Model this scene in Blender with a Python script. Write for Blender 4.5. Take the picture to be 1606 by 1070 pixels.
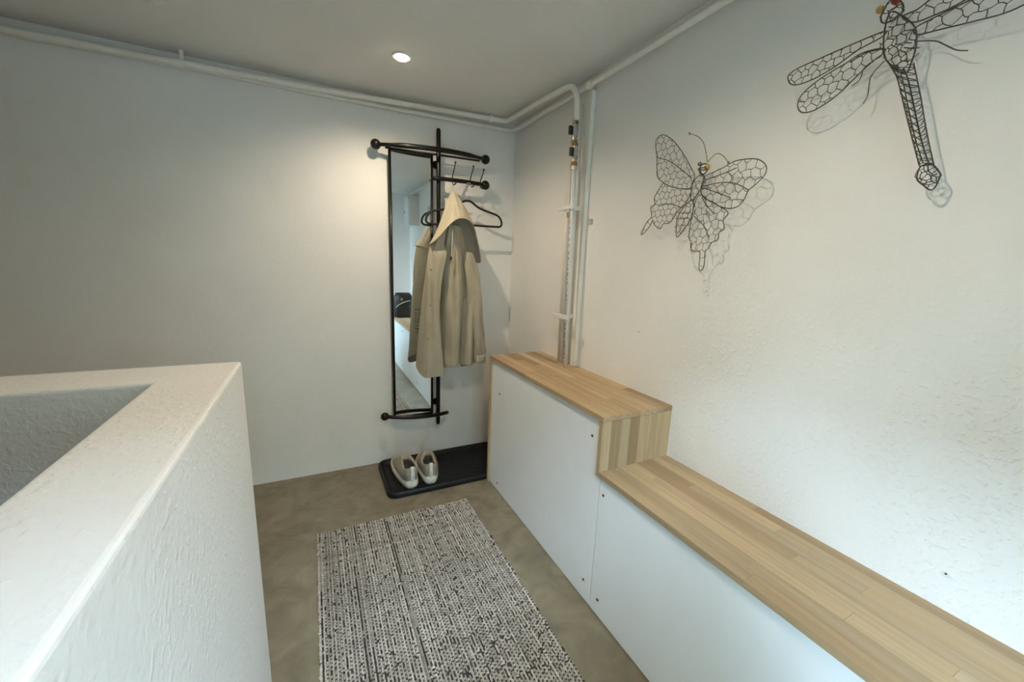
import bpy, math, random
from mathutils import Vector, Matrix
from mathutils.bvhtree import BVHTree

for o in list(bpy.data.objects):
    bpy.data.objects.remove(o)
random.seed(7)
scene = bpy.context.scene
col = scene.collection

# ------------------------------------------------------------------ camera
YAW, PITCH, ROLL = 0.4670, -0.1909, 0.0375
fw = Vector((math.sin(YAW)*math.cos(PITCH), math.cos(YAW)*math.cos(PITCH), math.sin(PITCH)))
rt = Vector((math.cos(YAW), -math.sin(YAW), 0))
up = rt.cross(fw)
r2 = math.cos(ROLL)*rt + math.sin(ROLL)*up
u2 = -math.sin(ROLL)*rt + math.cos(ROLL)*up
cam_data = bpy.data.cameras.new('camera')
cam_data.sensor_width = 36.0
cam_data.lens = 620.7/1606*36.0
cam_data.clip_start = 0.02
cam = bpy.data.objects.new('camera', cam_data)
col.objects.link(cam)
cam.matrix_world = Matrix(((r2.x, u2.x, -fw.x, -1.180), (r2.y, u2.y, -fw.y, -2.4006), (r2.z, u2.z, -fw.z, 1.250), (0, 0, 0, 1)))
scene.camera = cam

# ------------------------------------------------------------------ sky, daylight, exposure
world = bpy.data.worlds.new('overcast_sky')
scene.world = world
world.use_nodes = True
bg = world.node_tree.nodes['Background']
bg.inputs[0].default_value = (0.55, 0.785, 1.0, 1)
bg.inputs[1].default_value = 150.0
DOOR_X0, DOOR_X1, DOOR_Z0, DOOR_Z1 = -1.30, -0.60, 0.02, 1.95      # the glazed opening in the rear wall
REAR = -3.16
pl = bpy.data.lights.new('door_daylight_portal', 'AREA')
pl.shape = 'RECTANGLE'
pl.size = DOOR_X1-DOOR_X0
pl.size_y = DOOR_Z1-DOOR_Z0
pl.cycles.is_portal = True
po = bpy.data.objects.new('door_daylight_portal', pl)
col.objects.link(po)
po.location = ((DOOR_X0+DOOR_X1)/2, REAR-0.13, (DOOR_Z0+DOOR_Z1)/2)
po.rotation_euler = (math.radians(90), 0, 0)          # faces +Y, into the room
# unseen low side glazing, added to bring more daylight onto the right wall
FILL_X, FILL_Y0, FILL_Y1, FILL_Z0, FILL_Z1 = -1.345, -3.02, -2.56, 0.10, 1.60
pl = bpy.data.lights.new('fill_window_portal', 'AREA')
pl.shape = 'RECTANGLE'
pl.size = FILL_Z1-FILL_Z0
pl.size_y = FILL_Y1-FILL_Y0
pl.cycles.is_portal = True
po = bpy.data.objects.new('fill_window_portal', pl)
col.objects.link(po)
po.location = (FILL_X-0.125, (FILL_Y0+FILL_Y1)/2, (FILL_Z0+FILL_Z1)/2)
po.rotation_euler = (0, math.radians(-90), 0)         # faces +X, into the room
LAMP_POWER = 8.0                                    # the ceiling downlight, used by its builder
LAMP_COLOR = (1.0, 0.835, 0.61)
vs = scene.view_settings
vs.view_transform = 'Standard'
vs.look = 'None'
vs.exposure = 0.0
vs.gamma = 1.0
vs.use_curve_mapping = False

# ------------------------------------------------------------------ materials
def new_mat(name):
    m = bpy.data.materials.new(name)
    m.use_nodes = True
    nt = m.node_tree
    return m, nt, nt.nodes['Principled BSDF']

def plain(name, rgb, rough=0.5, metal=0.0, spec=0.5, var=0.08, scale=30.0, bump=0.0, bscale=200.0, bstretch=1.0):
    """principled colour with a faint procedural mottling and optional fine relief"""
    m, nt, b = new_mat(name)
    tc = nt.nodes.new('ShaderNodeTexCoord')
    n = nt.nodes.new('ShaderNodeTexNoise'); n.inputs['Scale'].default_value = scale; n.inputs['Detail'].default_value = 4
    r = nt.nodes.new('ShaderNodeValToRGB')
    r.color_ramp.elements[0].position = 0.3; r.color_ramp.elements[1].position = 0.7
    r.color_ramp.elements[0].color = tuple(c*(1-var) for c in rgb)+(1,)
    r.color_ramp.elements[1].color = tuple(min(1, c*(1+var)) for c in rgb)+(1,)
    nt.links.new(tc.outputs['Object'], n.inputs['Vector'])
    nt.links.new(n.outputs['Fac'], r.inputs['Fac'])
    nt.links.new(r.outputs['Color'], b.inputs['Base Color'])
    b.inputs['Roughness'].default_value = rough
    b.inputs['Metallic'].default_value = metal
    b.inputs['Specular IOR Level'].default_value = spec
    if bump:
        n2 = nt.nodes.new('ShaderNodeTexNoise'); n2.inputs['Scale'].default_value = bscale; n2.inputs['Detail'].default_value = 3
        bp = nt.nodes.new('ShaderNodeBump'); bp.inputs['Strength'].default_value = 1.0; bp.inputs['Distance'].default_value = bump
        mp = nt.nodes.new('ShaderNodeMapping'); mp.inputs['Scale'].default_value = (1, 1, bstretch)
        nt.links.new(tc.outputs['Object'], mp.inputs['Vector']); nt.links.new(mp.outputs[0], n2.inputs['Vector'])
        nt.links.new(n2.outputs['Fac'], bp.inputs['Height'])
        nt.links.new(bp.outputs['Normal'], b.inputs['Normal'])
    return m

def plaster(name, rgb, d1=0.004, d2=0.002, lump=0.0, var=0.03):
    """painted plaster: broad trowel waves, fine grain and, on the rough wall, scattered lumps and ridges"""
    m, nt, b = new_mat(name)
    L = nt.links
    g = nt.nodes.new('ShaderNodeNewGeometry')
    def noise(scale, detail=4, dist=0.0):
        n = nt.nodes.new('ShaderNodeTexNoise'); n.inputs['Scale'].default_value = scale
        n.inputs['Detail'].default_value = detail; n.inputs['Distortion'].default_value = dist
        L.new(g.outputs['Position'], n.inputs['Vector']); return n
    def math_(op, a, bb):
        k = nt.nodes.new('ShaderNodeMath'); k.operation = op
        for i, v in enumerate((a, bb)):
            if isinstance(v, (int, float)): k.inputs[i].default_value = v
            else: L.new(v, k.inputs[i])
        return k.outputs[0]
    n1, n2 = noise(5.0, 3), noise(70.0, 5)
    h = math_('ADD', math_('MULTIPLY', n1.outputs['Fac'], d1), math_('MULTIPLY', n2.outputs['Fac'], d2))
    if lump:
        n3 = noise(75.0, 2, 0.2)
        mr = nt.nodes.new('ShaderNodeMapRange'); mr.inputs['From Min'].default_value = 0.48; mr.inputs['From Max'].default_value = 0.72
        mr.interpolation_type = 'SMOOTHSTEP'
        L.new(n3.outputs['Fac'], mr.inputs['Value'])
        n4 = noise(2.2, 2)
        mk = nt.nodes.new('ShaderNodeMapRange'); mk.inputs['From Min'].default_value = 0.28; mk.inputs['From Max'].default_value = 0.58
        L.new(n4.outputs['Fac'], mk.inputs['Value'])
        # the render is roughest low down towards the entrance, smoother above and further in
        sp = nt.nodes.new('ShaderNodeSeparateXYZ'); L.new(g.outputs['Position'], sp.inputs[0])
        lo = nt.nodes.new('ShaderNodeMapRange'); lo.inputs['From Min'].default_value = 1.5; lo.inputs['From Max'].default_value = 0.8
        L.new(sp.outputs['Z'], lo.inputs['Value'])
        nr = nt.nodes.new('ShaderNodeMapRange'); nr.inputs['From Min'].default_value = -0.9; nr.inputs['From Max'].default_value = -1.9
        L.new(sp.outputs['Y'], nr.inputs['Value'])
        where = math_('ADD', math_('MULTIPLY', math_('MULTIPLY', lo.outputs[0], nr.outputs[0]), 0.85), 0.10)
        h = math_('ADD', h, math_('MULTIPLY', math_('MULTIPLY', math_('MULTIPLY', mr.outputs[0], mk.outputs[0]), where), lump))
    bp = nt.nodes.new('ShaderNodeBump'); bp.inputs['Strength'].default_value = 1.0; bp.inputs['Distance'].default_value = 1.0
    L.new(h, bp.inputs['Height']); L.new(bp.outputs['Normal'], b.inputs['Normal'])
    nc = noise(3.0, 5)
    r = nt.nodes.new('ShaderNodeValToRGB')
    r.color_ramp.elements[0].position = 0.3; r.color_ramp.elements[1].position = 0.7
    r.color_ramp.elements[0].color = tuple(c*(1-var) for c in rgb)+(1,)
    r.color_ramp.elements[1].color = tuple(min(1, c*(1+var)) for c in rgb)+(1,)
    L.new(nc.outputs['Fac'], r.inputs['Fac']); L.new(r.outputs['Color'], b.inputs['Base Color'])
    b.inputs['Roughness'].default_value = 0.75
    b.inputs['Specular IOR Level'].default_value = 0.3
    return m

def wood(name, axis):
    """oak: grain streaks along one object axis, each stave its own tone"""
    m, nt, b = new_mat(name)
    L = nt.links
    tc = nt.nodes.new('ShaderNodeTexCoord'); oi = nt.nodes.new('ShaderNodeObjectInfo')
    mp = nt.nodes.new('ShaderNodeMapping')
    sc = [55.0, 55.0, 55.0]; sc[axis] = 2.6
    mp.inputs['Scale'].default_value = sc
    L.new(tc.outputs['Object'], mp.inputs['Vector'])
    ad = nt.nodes.new('ShaderNodeVectorMath'); ad.operation = 'ADD'
    ml = nt.nodes.new('ShaderNodeMath'); ml.operation = 'MULTIPLY'; ml.inputs[1].default_value = 90.0
    L.new(oi.outputs['Random'], ml.inputs[0]); L.new(mp.outputs[0], ad.inputs[0]); L.new(ml.outputs[0], ad.inputs[1])
    n = nt.nodes.new('ShaderNodeTexNoise'); n.inputs['Scale'].default_value = 1.0; n.inputs['Detail'].default_value = 6; n.inputs['Distortion'].default_value = 0.6
    L.new(ad.outputs[0], n.inputs['Vector'])
    r1 = nt.nodes.new('ShaderNodeValToRGB')
    cr = r1.color_ramp
    cr.elements[0].position = 0.0; cr.elements[0].color = (0.30, 0.20, 0.105, 1)
    cr.elements[1].position = 1.0; cr.elements[1].color = (0.65, 0.51, 0.345, 1)
    for p, c in ((0.3, (0.43, 0.305, 0.175, 1)), (0.6, (0.54, 0.395, 0.235, 1)), (0.85, (0.38, 0.275, 0.165, 1))):
        e = cr.elements.new(p); e.color = c
    L.new(oi.outputs['Random'], r1.inputs['Fac'])
    r2_ = nt.nodes.new('ShaderNodeValToRGB')
    r2_.color_ramp.elements[0].position = 0.33; r2_.color_ramp.elements[0].color = (0.86, 0.845, 0.82, 1)
    r2_.color_ramp.elements[1].position = 0.66; r2_.color_ramp.elements[1].color = (1.06, 1.055, 1.04, 1)
    L.new(n.outputs['Fac'], r2_.inputs['Fac'])
    mx = nt.nodes.new('ShaderNodeMix'); mx.data_type = 'RGBA'; mx.blend_type = 'MULTIPLY'; mx.inputs[0].default_value = 1.0
    L.new(r1.outputs['Color'], mx.inputs[6]); L.new(r2_.outputs['Color'], mx.inputs[7])
    L.new(mx.outputs[2], b.inputs['Base Color'])
    b.inputs['Roughness'].default_value = 0.5
    b.inputs['Specular IOR Level'].default_value = 0.35
    return m

def floor_mat():
    m, nt, b = new_mat('trowelled_concrete')
    L = nt.links
    g = nt.nodes.new('ShaderNodeNewGeometry')
    def noise(scale, detail, dist):
        n = nt.nodes.new('ShaderNodeTexNoise'); n.inputs['Scale'].default_value = scale
        n.inputs['Detail'].default_value = detail; n.inputs['Distortion'].default_value = dist
        L.new(g.outputs['Position'], n.inputs['Vector']); return n
    n1 = noise(7.0, 7, 1.2)
    r = nt.nodes.new('ShaderNodeValToRGB'); cr = r.color_ramp
    cr.elements[0].position = 0.25; cr.elements[0].color = (0.142, 0.115, 0.073, 1)
    cr.elements[1].position = 0.78; cr.elements[1].color = (0.275, 0.236, 0.163, 1)
    e = cr.elements.new(0.5); e.color = (0.206, 0.172, 0.112, 1)
    L.new(n1.outputs['Fac'], r.inputs['Fac']); L.new(r.outputs['Color'], b.inputs['Base Color'])
    n2 = noise(11.0, 4, 1.5)
    bp = nt.nodes.new('ShaderNodeBump'); bp.inputs['Strength'].default_value = 1.0; bp.inputs['Distance'].default_value = 0.007
    L.new(n2.outputs['Fac'], bp.inputs['Height']); L.new(bp.outputs['Normal'], b.inputs['Normal'])
    b.inputs['Roughness'].default_value = 0.36
    b.inputs['Specular IOR Level'].default_value = 0.45
    return m

def attr_mat(name, attr, rough=0.9):
    m, nt, b = new_mat(name)
    a = nt.nodes.new('ShaderNodeVertexColor'); a.layer_name = attr
    tc = nt.nodes.new('ShaderNodeTexCoord')
    n = nt.nodes.new('ShaderNodeTexNoise'); n.inputs['Scale'].default_value = 260.0
    r = nt.nodes.new('ShaderNodeValToRGB'); r.color_ramp.elements[0].color = (0.7, 0.7, 0.7, 1); r.color_ramp.elements[1].color = (1.15, 1.15, 1.15, 1)
    mx = nt.nodes.new('ShaderNodeMix'); mx.data_type = 'RGBA'; mx.blend_type = 'MULTIPLY'; mx.inputs[0].default_value = 1.0
    nt.links.new(tc.outputs['Object'], n.inputs['Vector']); nt.links.new(n.outputs['Fac'], r.inputs['Fac'])
    nt.links.new(a.outputs['Color'], mx.inputs[6]); nt.links.new(r.outputs['Color'], mx.inputs[7])
    nt.links.new(mx.outputs[2], b.inputs['Base Color'])
    b.inputs['Roughness'].default_value = rough
    b.inputs['Specular IOR Level'].default_value = 0.1
    return m

def glass_mat():
    m = bpy.data.materials.new('clear_pane'); m.use_nodes = True
    nt = m.node_tree; nt.nodes.clear()
    out = nt.nodes.new('ShaderNodeOutputMaterial'); mix = nt.nodes.new('ShaderNodeMixShader')
    t = nt.nodes.new('ShaderNodeBsdfTransparent'); g = nt.nodes.new('ShaderNodeBsdfGlossy'); g.inputs['Roughness'].default_value = 0.0
    f = nt.nodes.new('ShaderNodeFresnel'); f.inputs['IOR'].default_value = 1.45
    nt.links.new(f.outputs[0], mix.inputs[0]); nt.links.new(t.outputs[0], mix.inputs[1]); nt.links.new(g.outputs[0], mix.inputs[2])
    nt.links.new(mix.outputs[0], out.inputs[0])
    return m

def mirror_mat():
    m, nt, b = new_mat('silvered_glass')
    b.inputs['Base Color'].default_value = (0.86, 0.90, 0.90, 1)
    b.inputs['Metallic'].default_value = 1.0
    b.inputs['Roughness'].default_value = 0.012
    return m

def emit_mat(name, rgb, s):
    m = bpy.data.materials.new(name); m.use_nodes = True
    nt = m.node_tree; nt.nodes.clear()
    out = nt.nodes.new('ShaderNodeOutputMaterial'); e = nt.nodes.new('ShaderNodeEmission')
    e.inputs[0].default_value = rgb+(1,); e.inputs[1].default_value = s
    nt.links.new(e.outputs[0], out.inputs[0])
    return m

WALL = (0.86, 0.845, 0.81)
M = dict(
    wall=plaster('white_plaster', WALL, 0.003, 0.0006),
    rough=plaster('rough_white_plaster', WALL, 0.004, 0.0006, lump=0.0021),
    parapet=plaster('parapet_plaster', (0.74, 0.735, 0.715), 0.003, 0.0014, lump=0.0015),
    ceil=plaster('ceiling_paint', (0.80, 0.785, 0.75), 0.002, 0.0004),
    floor=floor_mat(),
    woodY=wood('oak_long', 1), woodZ=wood('oak_upright', 2),
    core=plain('oak_core', (0.40, 0.26, 0.14), 0.6),
    panel=plain('white_board', (0.91, 0.93, 0.94), 0.45, var=0.015, scale=8),
    screw=plain('dark_screw', (0.09, 0.09, 0.09), 0.35, 0.8),
    black=plain('black_lacquer', (0.006, 0.0055, 0.0055), 0.30, spec=0.35),
    mirror=mirror_mat(), glass=glass_mat(),
    pipe=plain('pipe_paint', (0.84, 0.82, 0.75), 0.4, var=0.03),
    pex=plain('plastic_pipe', (0.80, 0.80, 0.78), 0.35, var=0.03),
    brass=plain('aged_brass', (0.36, 0.25, 0.11), 0.4, 0.8, var=0.25, scale=90),
    steel=plain('steel', (0.52, 0.50, 0.47), 0.35, 0.9),
    blackplastic=plain('black_plastic', (0.016, 0.016, 0.017), 0.4),
    tray=plain('tray_plastic', (0.007, 0.008, 0.010), 0.42, spec=0.3),
    coat=plain('coat_fabric', (0.43, 0.375, 0.275), 0.62, spec=0.3, var=0.05, scale=14, bump=0.010, bscale=15, bstretch=0.42),
    lining=plain('coat_lining', (0.46, 0.40, 0.30), 0.7, spec=0.25, var=0.05),
    ink=plain('ink', (0.10, 0.09, 0.06), 0.7),
    snap=plain('snap_metal', (0.30, 0.26, 0.19), 0.35, 0.8),
    velvet=plain('hanger_velvet', (0.010, 0.010, 0.010), 0.75),
    wire=plain('dark_wire', (0.085, 0.077, 0.070), 0.5, 0.5, var=0.3, scale=60),
    copper=plain('warm_wire', (0.33, 0.22, 0.10), 0.4, 0.7),
    bead_amber=plain('amber_bead', (0.46, 0.29, 0.06), 0.25, 0.3),
    bead_red=plain('red_bead', (0.40, 0.06, 0.03), 0.3, 0.2),
    bead_grey=plain('steel_bead', (0.32, 0.29, 0.24), 0.3, 0.8),
    yarn=attr_mat('woven_yarn', 'yarn'),
    backing=plain('rug_backing', (0.10, 0.085, 0.07), 0.9),
    knit=plain('shoe_fabric', (0.36, 0.315, 0.235), 0.85, var=0.1, scale=120, bump=0.0006, bscale=420),
    heel=plain('heel_fabric', (0.30, 0.27, 0.22), 0.8, var=0.08, scale=150),
    sole=plain('sole_foam', (0.66, 0.62, 0.51), 0.65, var=0.05),
    white_tab=plain('white_webbing', (0.80, 0.79, 0.75), 0.7),
    shoe_in=plain('shoe_lining', (0.11, 0.095, 0.085), 0.9),
    box=plain('white_enamel', (0.80, 0.81, 0.80), 0.4, var=0.01),
    leather=plain('black_leather', (0.018, 0.018, 0.020), 0.35, bump=0.001, bscale=60),
    ring=plain('lamp_trim', (0.82, 0.80, 0.76), 0.4),
    bulb=emit_mat('lit_lamp', (1.0, 0.84, 0.60), 25.0),
    ground=plain('paving', (0.13, 0.13, 0.125), 0.9, var=0.15, scale=6),
    blocker=plain('dark_blocker', (0.035, 0.040, 0.030), 0.9, var=0.3, scale=12),  # kept dark so the added sky blockers bounce little daylight
    door=plain('door_paint', (0.75, 0.75, 0.73), 0.5),
)

# ------------------------------------------------------------------ mesh helpers
ORIGIN = {}
class MB:
    """collects shapes in world metres; build() links them as ONE mesh object"""
    def __init__(s): s.v = []; s.f = []
    def add(s, vs_, fs):
        n = len(s.v); s.v += [tuple(q) for q in vs_]; s.f += [tuple(i+n for i in q) for q in fs]; return s
    def box(s, x0, x1, y0, y1, z0, z1, bev=0.0):
        if bev <= 0:
            return s.add([(x0,y0,z0),(x1,y0,z0),(x1,y1,z0),(x0,y1,z0),(x0,y0,z1),(x1,y0,z1),(x1,y1,z1),(x0,y1,z1)],
                         [(0,3,2,1),(4,5,6,7),(0,1,5,4),(1,2,6,5),(2,3,7,6),(3,0,4,7)])
        import bmesh
        bm = bmesh.new()
        bmesh.ops.create_cube(bm, size=1.0)
        for q in bm.verts:
            q.co = Vector(((x0+x1)/2+q.co.x*(x1-x0), (y0+y1)/2+q.co.y*(y1-y0), (z0+z1)/2+q.co.z*(z1-z0)))
        bmesh.ops.bevel(bm, geom=bm.edges[:], offset=bev, segments=2, affect='EDGES', profile=0.5)
        bm.verts.index_update()
        s.add([q.co[:] for q in bm.verts], [[q.index for q in f.verts] for f in bm.faces])
        bm.free(); return s
    def tube(s, path, r, n=8, closed=False, cap=True):
        P = [Vector(q) for q in path]; k = len(P)
        R = r if isinstance(r, (list, tuple)) else [r]*k
        T = []
        for i in range(k):
            a = P[(i-1) % k] if (closed or i > 0) else P[i]
            b = P[(i+1) % k] if (closed or i < k-1) else P[i]
            t = b-a
            T.append(t.normalized() if t.length > 1e-9 else Vector((0, 0, 1)))
        ref = Vector((0, 0, 1)) if abs(T[0].z) < 0.9 else Vector((1, 0, 0))
        N = (ref-T[0]*ref.dot(T[0])).normalized()
        vs_ = []
        for i in range(k):
            N = N-T[i]*N.dot(T[i])
            N = N.normalized() if N.length > 1e-6 else T[i].orthogonal().normalized()
            B = T[i].cross(N)
            for j in range(n):
                a = 2*math.pi*j/n
                vs_.append(P[i]+(N*math.cos(a)+B*math.sin(a))*R[i])
        fs = []
        for i in range(k if closed else k-1):
            i2 = (i+1) % k
            for j in range(n):
                fs.append((i*n+j, i*n+(j+1) % n, i2*n+(j+1) % n, i2*n+j))
        if cap and not closed:
            fs.append(tuple(reversed(range(n)))); fs.append(tuple((k-1)*n+j for j in range(n)))
        return s.add(vs_, fs)
    def ball(s, c, r, n=14, m=9, sc=(1, 1, 1)):
        vs_ = [(c[0], c[1], c[2]-r*sc[2])]
        for i in range(1, m):
            a = -math.pi/2+math.pi*i/m
            for j in range(n):
                b = 2*math.pi*j/n
                vs_.append((c[0]+r*sc[0]*math.cos(a)*math.cos(b), c[1]+r*sc[1]*math.cos(a)*math.sin(b), c[2]+r*sc[2]*math.sin(a)))
        vs_.append((c[0], c[1], c[2]+r*sc[2]))
        fs = [(0, 1+(j+1) % n, 1+j) for j in range(n)]
        for i in range(m-2):
            for j in range(n):
                fs.append((1+i*n+j, 1+i*n+(j+1) % n, 1+(i+1)*n+(j+1) % n, 1+(i+1)*n+j))
        l = len(vs_)-1
        fs += [(l, 1+(m-2)*n+j, 1+(m-2)*n+(j+1) % n) for j in range(n)]
        return s.add(vs_, fs)
    def loops(s, L, cap0=True, cap1=True):
        n = len(L[0]); vs_ = [q for l in L for q in l]; fs = []
        for i in range(len(L)-1):
            for j in range(n):
                fs.append((i*n+j, i*n+(j+1) % n, (i+1)*n+(j+1) % n, (i+1)*n+j))
        if cap0: fs.append(tuple(reversed(range(n))))
        if cap1: fs.append(tuple((len(L)-1)*n+j for j in range(n)))
        return s.add(vs_, fs)
    def build(s, name, mat, parent=None, smooth=False, origin=None, sub=0):
        V_ = [Vector(q) for q in s.v]
        lo = Vector((min(q.x for q in V_), min(q.y for q in V_), min(q.z for q in V_)))
        hi = Vector((max(q.x for q in V_), max(q.y for q in V_), max(q.z for q in V_)))
        c = Vector(origin) if origin is not None else (lo+hi)/2
        me = bpy.data.meshes.new(name)
        me.from_pydata([tuple(q-c) for q in V_], [], s.f)
        me.validate(); me.update()
        if smooth:
            me.polygons.foreach_set('use_smooth', [True]*len(me.polygons))
        me.materials.append(mat)
        o = bpy.data.objects.new(name, me); col.objects.link(o)
        ORIGIN[o] = c
        if parent is not None:
            o.parent = parent; o.location = c-ORIGIN[parent]
        else:
            o.location = c
        if sub:
            md = o.modifiers.new('smooth', 'SUBSURF'); md.levels = sub; md.render_levels = sub
        return o

def thing(name, loc, label=None, cat=None, group=None, kind=None):
    o = bpy.data.objects.new(name, None); col.objects.link(o)
    o.empty_display_size = 0.05
    o.location = loc; ORIGIN[o] = Vector(loc)
    return tag(o, label, cat, group, kind)

def tag(o, label=None, cat=None, group=None, kind=None):
    if label: o['label'] = label
    if cat: o['category'] = cat
    if group: o['group'] = group
    if kind: o['kind'] = kind
    return o

def smooth_path(pts, n=6, closed=False):
    P = [Vector(q) for q in pts]; k = len(P); out = []
    for i in range(k if closed else k-1):
        g = (lambda j: P[j % k]) if closed else (lambda j: P[max(0, min(k-1, j))])
        p0, p1, p2, p3 = g(i-1), g(i), g(i+1), g(i+2)
        for q in range(n):
            t = q/n
            out.append(0.5*((2*p1)+(p2-p0)*t+(2*p0-5*p1+4*p2-p3)*t*t+(3*p1-p0-3*p2+p3)*t*t*t))
    if not closed: out.append(P[-1])
    return out

def fillet(pts, r, n=5):
    """polyline with its corners rounded, for pipes"""
    P = [Vector(q) for q in pts]; out = [P[0]]
    for i in range(1, len(P)-1):
        a = (P[i-1]-P[i]); b = (P[i+1]-P[i])
        rr = min(r, a.length*0.48, b.length*0.48)
        p0 = P[i]+a.normalized()*rr; p2 = P[i]+b.normalized()*rr
        for q in range(n+1):
            t = q/n
            out.append(p0*(1-t)**2+P[i]*2*t*(1-t)+p2*t*t)
    out.append(P[-1]); return out

# ------------------------------------------------------------------ the room
H = 2.10
OUT_H = 2.97
LEFT = -3.20
PX, PT, PY, PO, PH = -1.345, 0.128, -1.28, 0.143, 0.997      # half wall round the stairwell
T = 0.15
def struct(name, mb, mat, parent=None, **k):
    o = mb.build(name, mat, parent, **k)
    if parent is None: o['kind'] = 'structure'
    return o

ENT_Y = -2.45                                                 # the half wall runs up to the entrance lobby here
fl = MB().box(PX-PT, 0, REAR, 0, -0.12, 0).box(LEFT, PX-PT, PY-PO, 0, -0.12, 0)
struct('floor', fl, M['floor'])
struct('floor_stairwell', MB().box(LEFT, PX-PT, ENT_Y, PY-PO, -1.92, -1.80), M['floor'])
struct('ceiling', MB().box(LEFT-T, T, ENT_Y-T, T, H, H+0.12), M['ceil'])
struct('ceiling_lobby', MB().box(PX-PT, T, REAR-T, ENT_Y-T, H, H+0.12), M['ceil'])
struct('wall_back', MB().box(LEFT-T, T, 0, T, -0.12, H), M['wall'])
struct('wall_right', MB().box(0, T, REAR-T, 0, -0.12, H), M['rough'])
struct('wall_left', MB().box(LEFT-T, LEFT, ENT_Y-T, 0, -1.92, H), M['wall'])
rw = MB().box(PX-PT, DOOR_X0, REAR-T, REAR, -0.12, H).box(DOOR_X1, 0, REAR-T, REAR, -0.12, H)
rw.box(DOOR_X0, DOOR_X1, REAR-T, REAR, DOOR_Z1, H).box(DOOR_X0, DOOR_X1, REAR-T, REAR, -0.12, DOOR_Z0)
struct('wall_rear', rw, M['wall'])
struct('wall_stairs', MB().box(LEFT, PX-PT, ENT_Y-T, ENT_Y, -1.92, H), M['wall'])
ew = MB().box(PX-PT, PX, FILL_Y1, ENT_Y, 0, H).box(PX-PT, PX, REAR, FILL_Y0, 0, H).box(PX-PT, PX, FILL_Y0, FILL_Y1, FILL_Z1, H).box(PX-PT, PX, FILL_Y0, FILL_Y1, 0, FILL_Z0)
struct('wall_entrance', ew, M['wall'])
# stairwell lining below the floor
sw = MB().box(PX-PT, PX-PT+0.10, ENT_Y, PY-PO, -1.92, -0.12).box(LEFT, PX-PT+0.10, PY-PO, PY-PO+0.1, -1.92, -0.12)
struct('wall_stairwell', sw, M['parapet'])

# half wall: an L of two arms with a slightly uneven plastered edge
import bmesh
def parapet():
    x1, x0, y1, y0 = PX, PX-PT, PY, PY-PO
    out = [(LEFT, y1), (x1, y1), (x1, ENT_Y), (x0, ENT_Y), (x0, y0), (LEFT, y0)]
    bm = bmesh.new()
    vs_ = [bm.verts.new((x, y, 0)) for x, y in out]
    f = bm.faces.new(vs_)
    r = bmesh.ops.extrude_face_region(bm, geom=[f])
    for q in r['geom']:
        if isinstance(q, bmesh.types.BMVert): q.co.z = PH
    bmesh.ops.recalc_face_normals(bm, faces=bm.faces[:])
    top = [e for e in bm.edges if all(q.co.z > PH-0.001 for q in e.verts)]
    cor = [e for e in bm.edges if abs(e.verts[0].co.z-e.verts[1].co.z) > 0.5 and abs(e.verts[0].co.x-x1) < 1e-4 and abs(e.verts[0].co.y-y1) < 1e-4]
    bmesh.ops.bevel(bm, geom=top+cor, offset=0.007, segments=3, affect='EDGES', profile=0.5)
    m = MB(); bm.verts.index_update()
    m.add([q.co[:] for q in bm.verts], [[q.index for q in f.verts] for f in bm.faces]); bm.free()
    return m
struct('wall_half_height', parapet(), M['parapet'])

# glazed door in the rear wall; outside it paving and unseen walls added to cut off the low sky
DY = REAR-0.07
d = thing('door_1', ((DOOR_X0+DOOR_X1)/2, DY, DOOR_Z0), kind='structure')
fb = 0.05
fm = MB().box(DOOR_X0, DOOR_X0+fb, DY-0.03, DY+0.03, DOOR_Z0, DOOR_Z1).box(DOOR_X1-fb, DOOR_X1, DY-0.03, DY+0.03, DOOR_Z0, DOOR_Z1)
fm.box(DOOR_X0+fb, DOOR_X1-fb, DY-0.03, DY+0.03, DOOR_Z1-fb, DOOR_Z1).box(DOOR_X0+fb, DOOR_X1-fb, DY-0.03, DY+0.03, DOOR_Z0, DOOR_Z0+fb)
fm.build('door_frame', M['door'], d)
MB().box(DOOR_X0+fb, DOOR_X1-fb, DY-0.003, DY+0.003, DOOR_Z0+fb, DOOR_Z1-fb).build('pane', M['glass'], d)
MB().tube([(DOOR_X0+0.025, DY+0.03, 1.0), (DOOR_X0+0.025, DY+0.06, 1.0), (DOOR_X0+0.12, DY+0.06, 1.0)], 0.008).build('door_handle', M['steel'], d, smooth=True)
w = thing('fill_window_1', (FILL_X-0.06, (FILL_Y0+FILL_Y1)/2, FILL_Z0), kind='structure')  # unseen glazed opening, added to brighten the right wall
wx = FILL_X-0.06
fm = MB().box(wx-0.025, wx+0.025, FILL_Y0, FILL_Y0+0.04, FILL_Z0, FILL_Z1).box(wx-0.025, wx+0.025, FILL_Y1-0.04, FILL_Y1, FILL_Z0, FILL_Z1)
fm.box(wx-0.025, wx+0.025, FILL_Y0+0.04, FILL_Y1-0.04, FILL_Z1-0.04, FILL_Z1).box(wx-0.025, wx+0.025, FILL_Y0+0.04, FILL_Y1-0.04, FILL_Z0, FILL_Z0+0.04)
fm.build('fill_window_frame', M['door'], w)
MB().box(wx-0.003, wx+0.003, FILL_Y0+0.04, FILL_Y1-0.04, FILL_Z0+0.04, FILL_Z1-0.04).build('pane', M['glass'], w)
struct('ground', MB().box(-9, 9, -12, REAR-T, -0.25, -0.12).box(-9, PX-PT, REAR-T, ENT_Y-T, -0.25, -0.12), M['ground'])
struct('sky_blocker_side', MB().box(-4.4, -4.2, -5.2, ENT_Y-T, -0.12, 2.75), M['blocker'])  # unseen, added so the side daylight fades out higher up the wall
struct('sky_blocker_rear', MB().box(-9, 9, -5.4, -5.2, -0.12, OUT_H), M['blocker'])  # unseen, added to keep direct sky light low in the room

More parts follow.
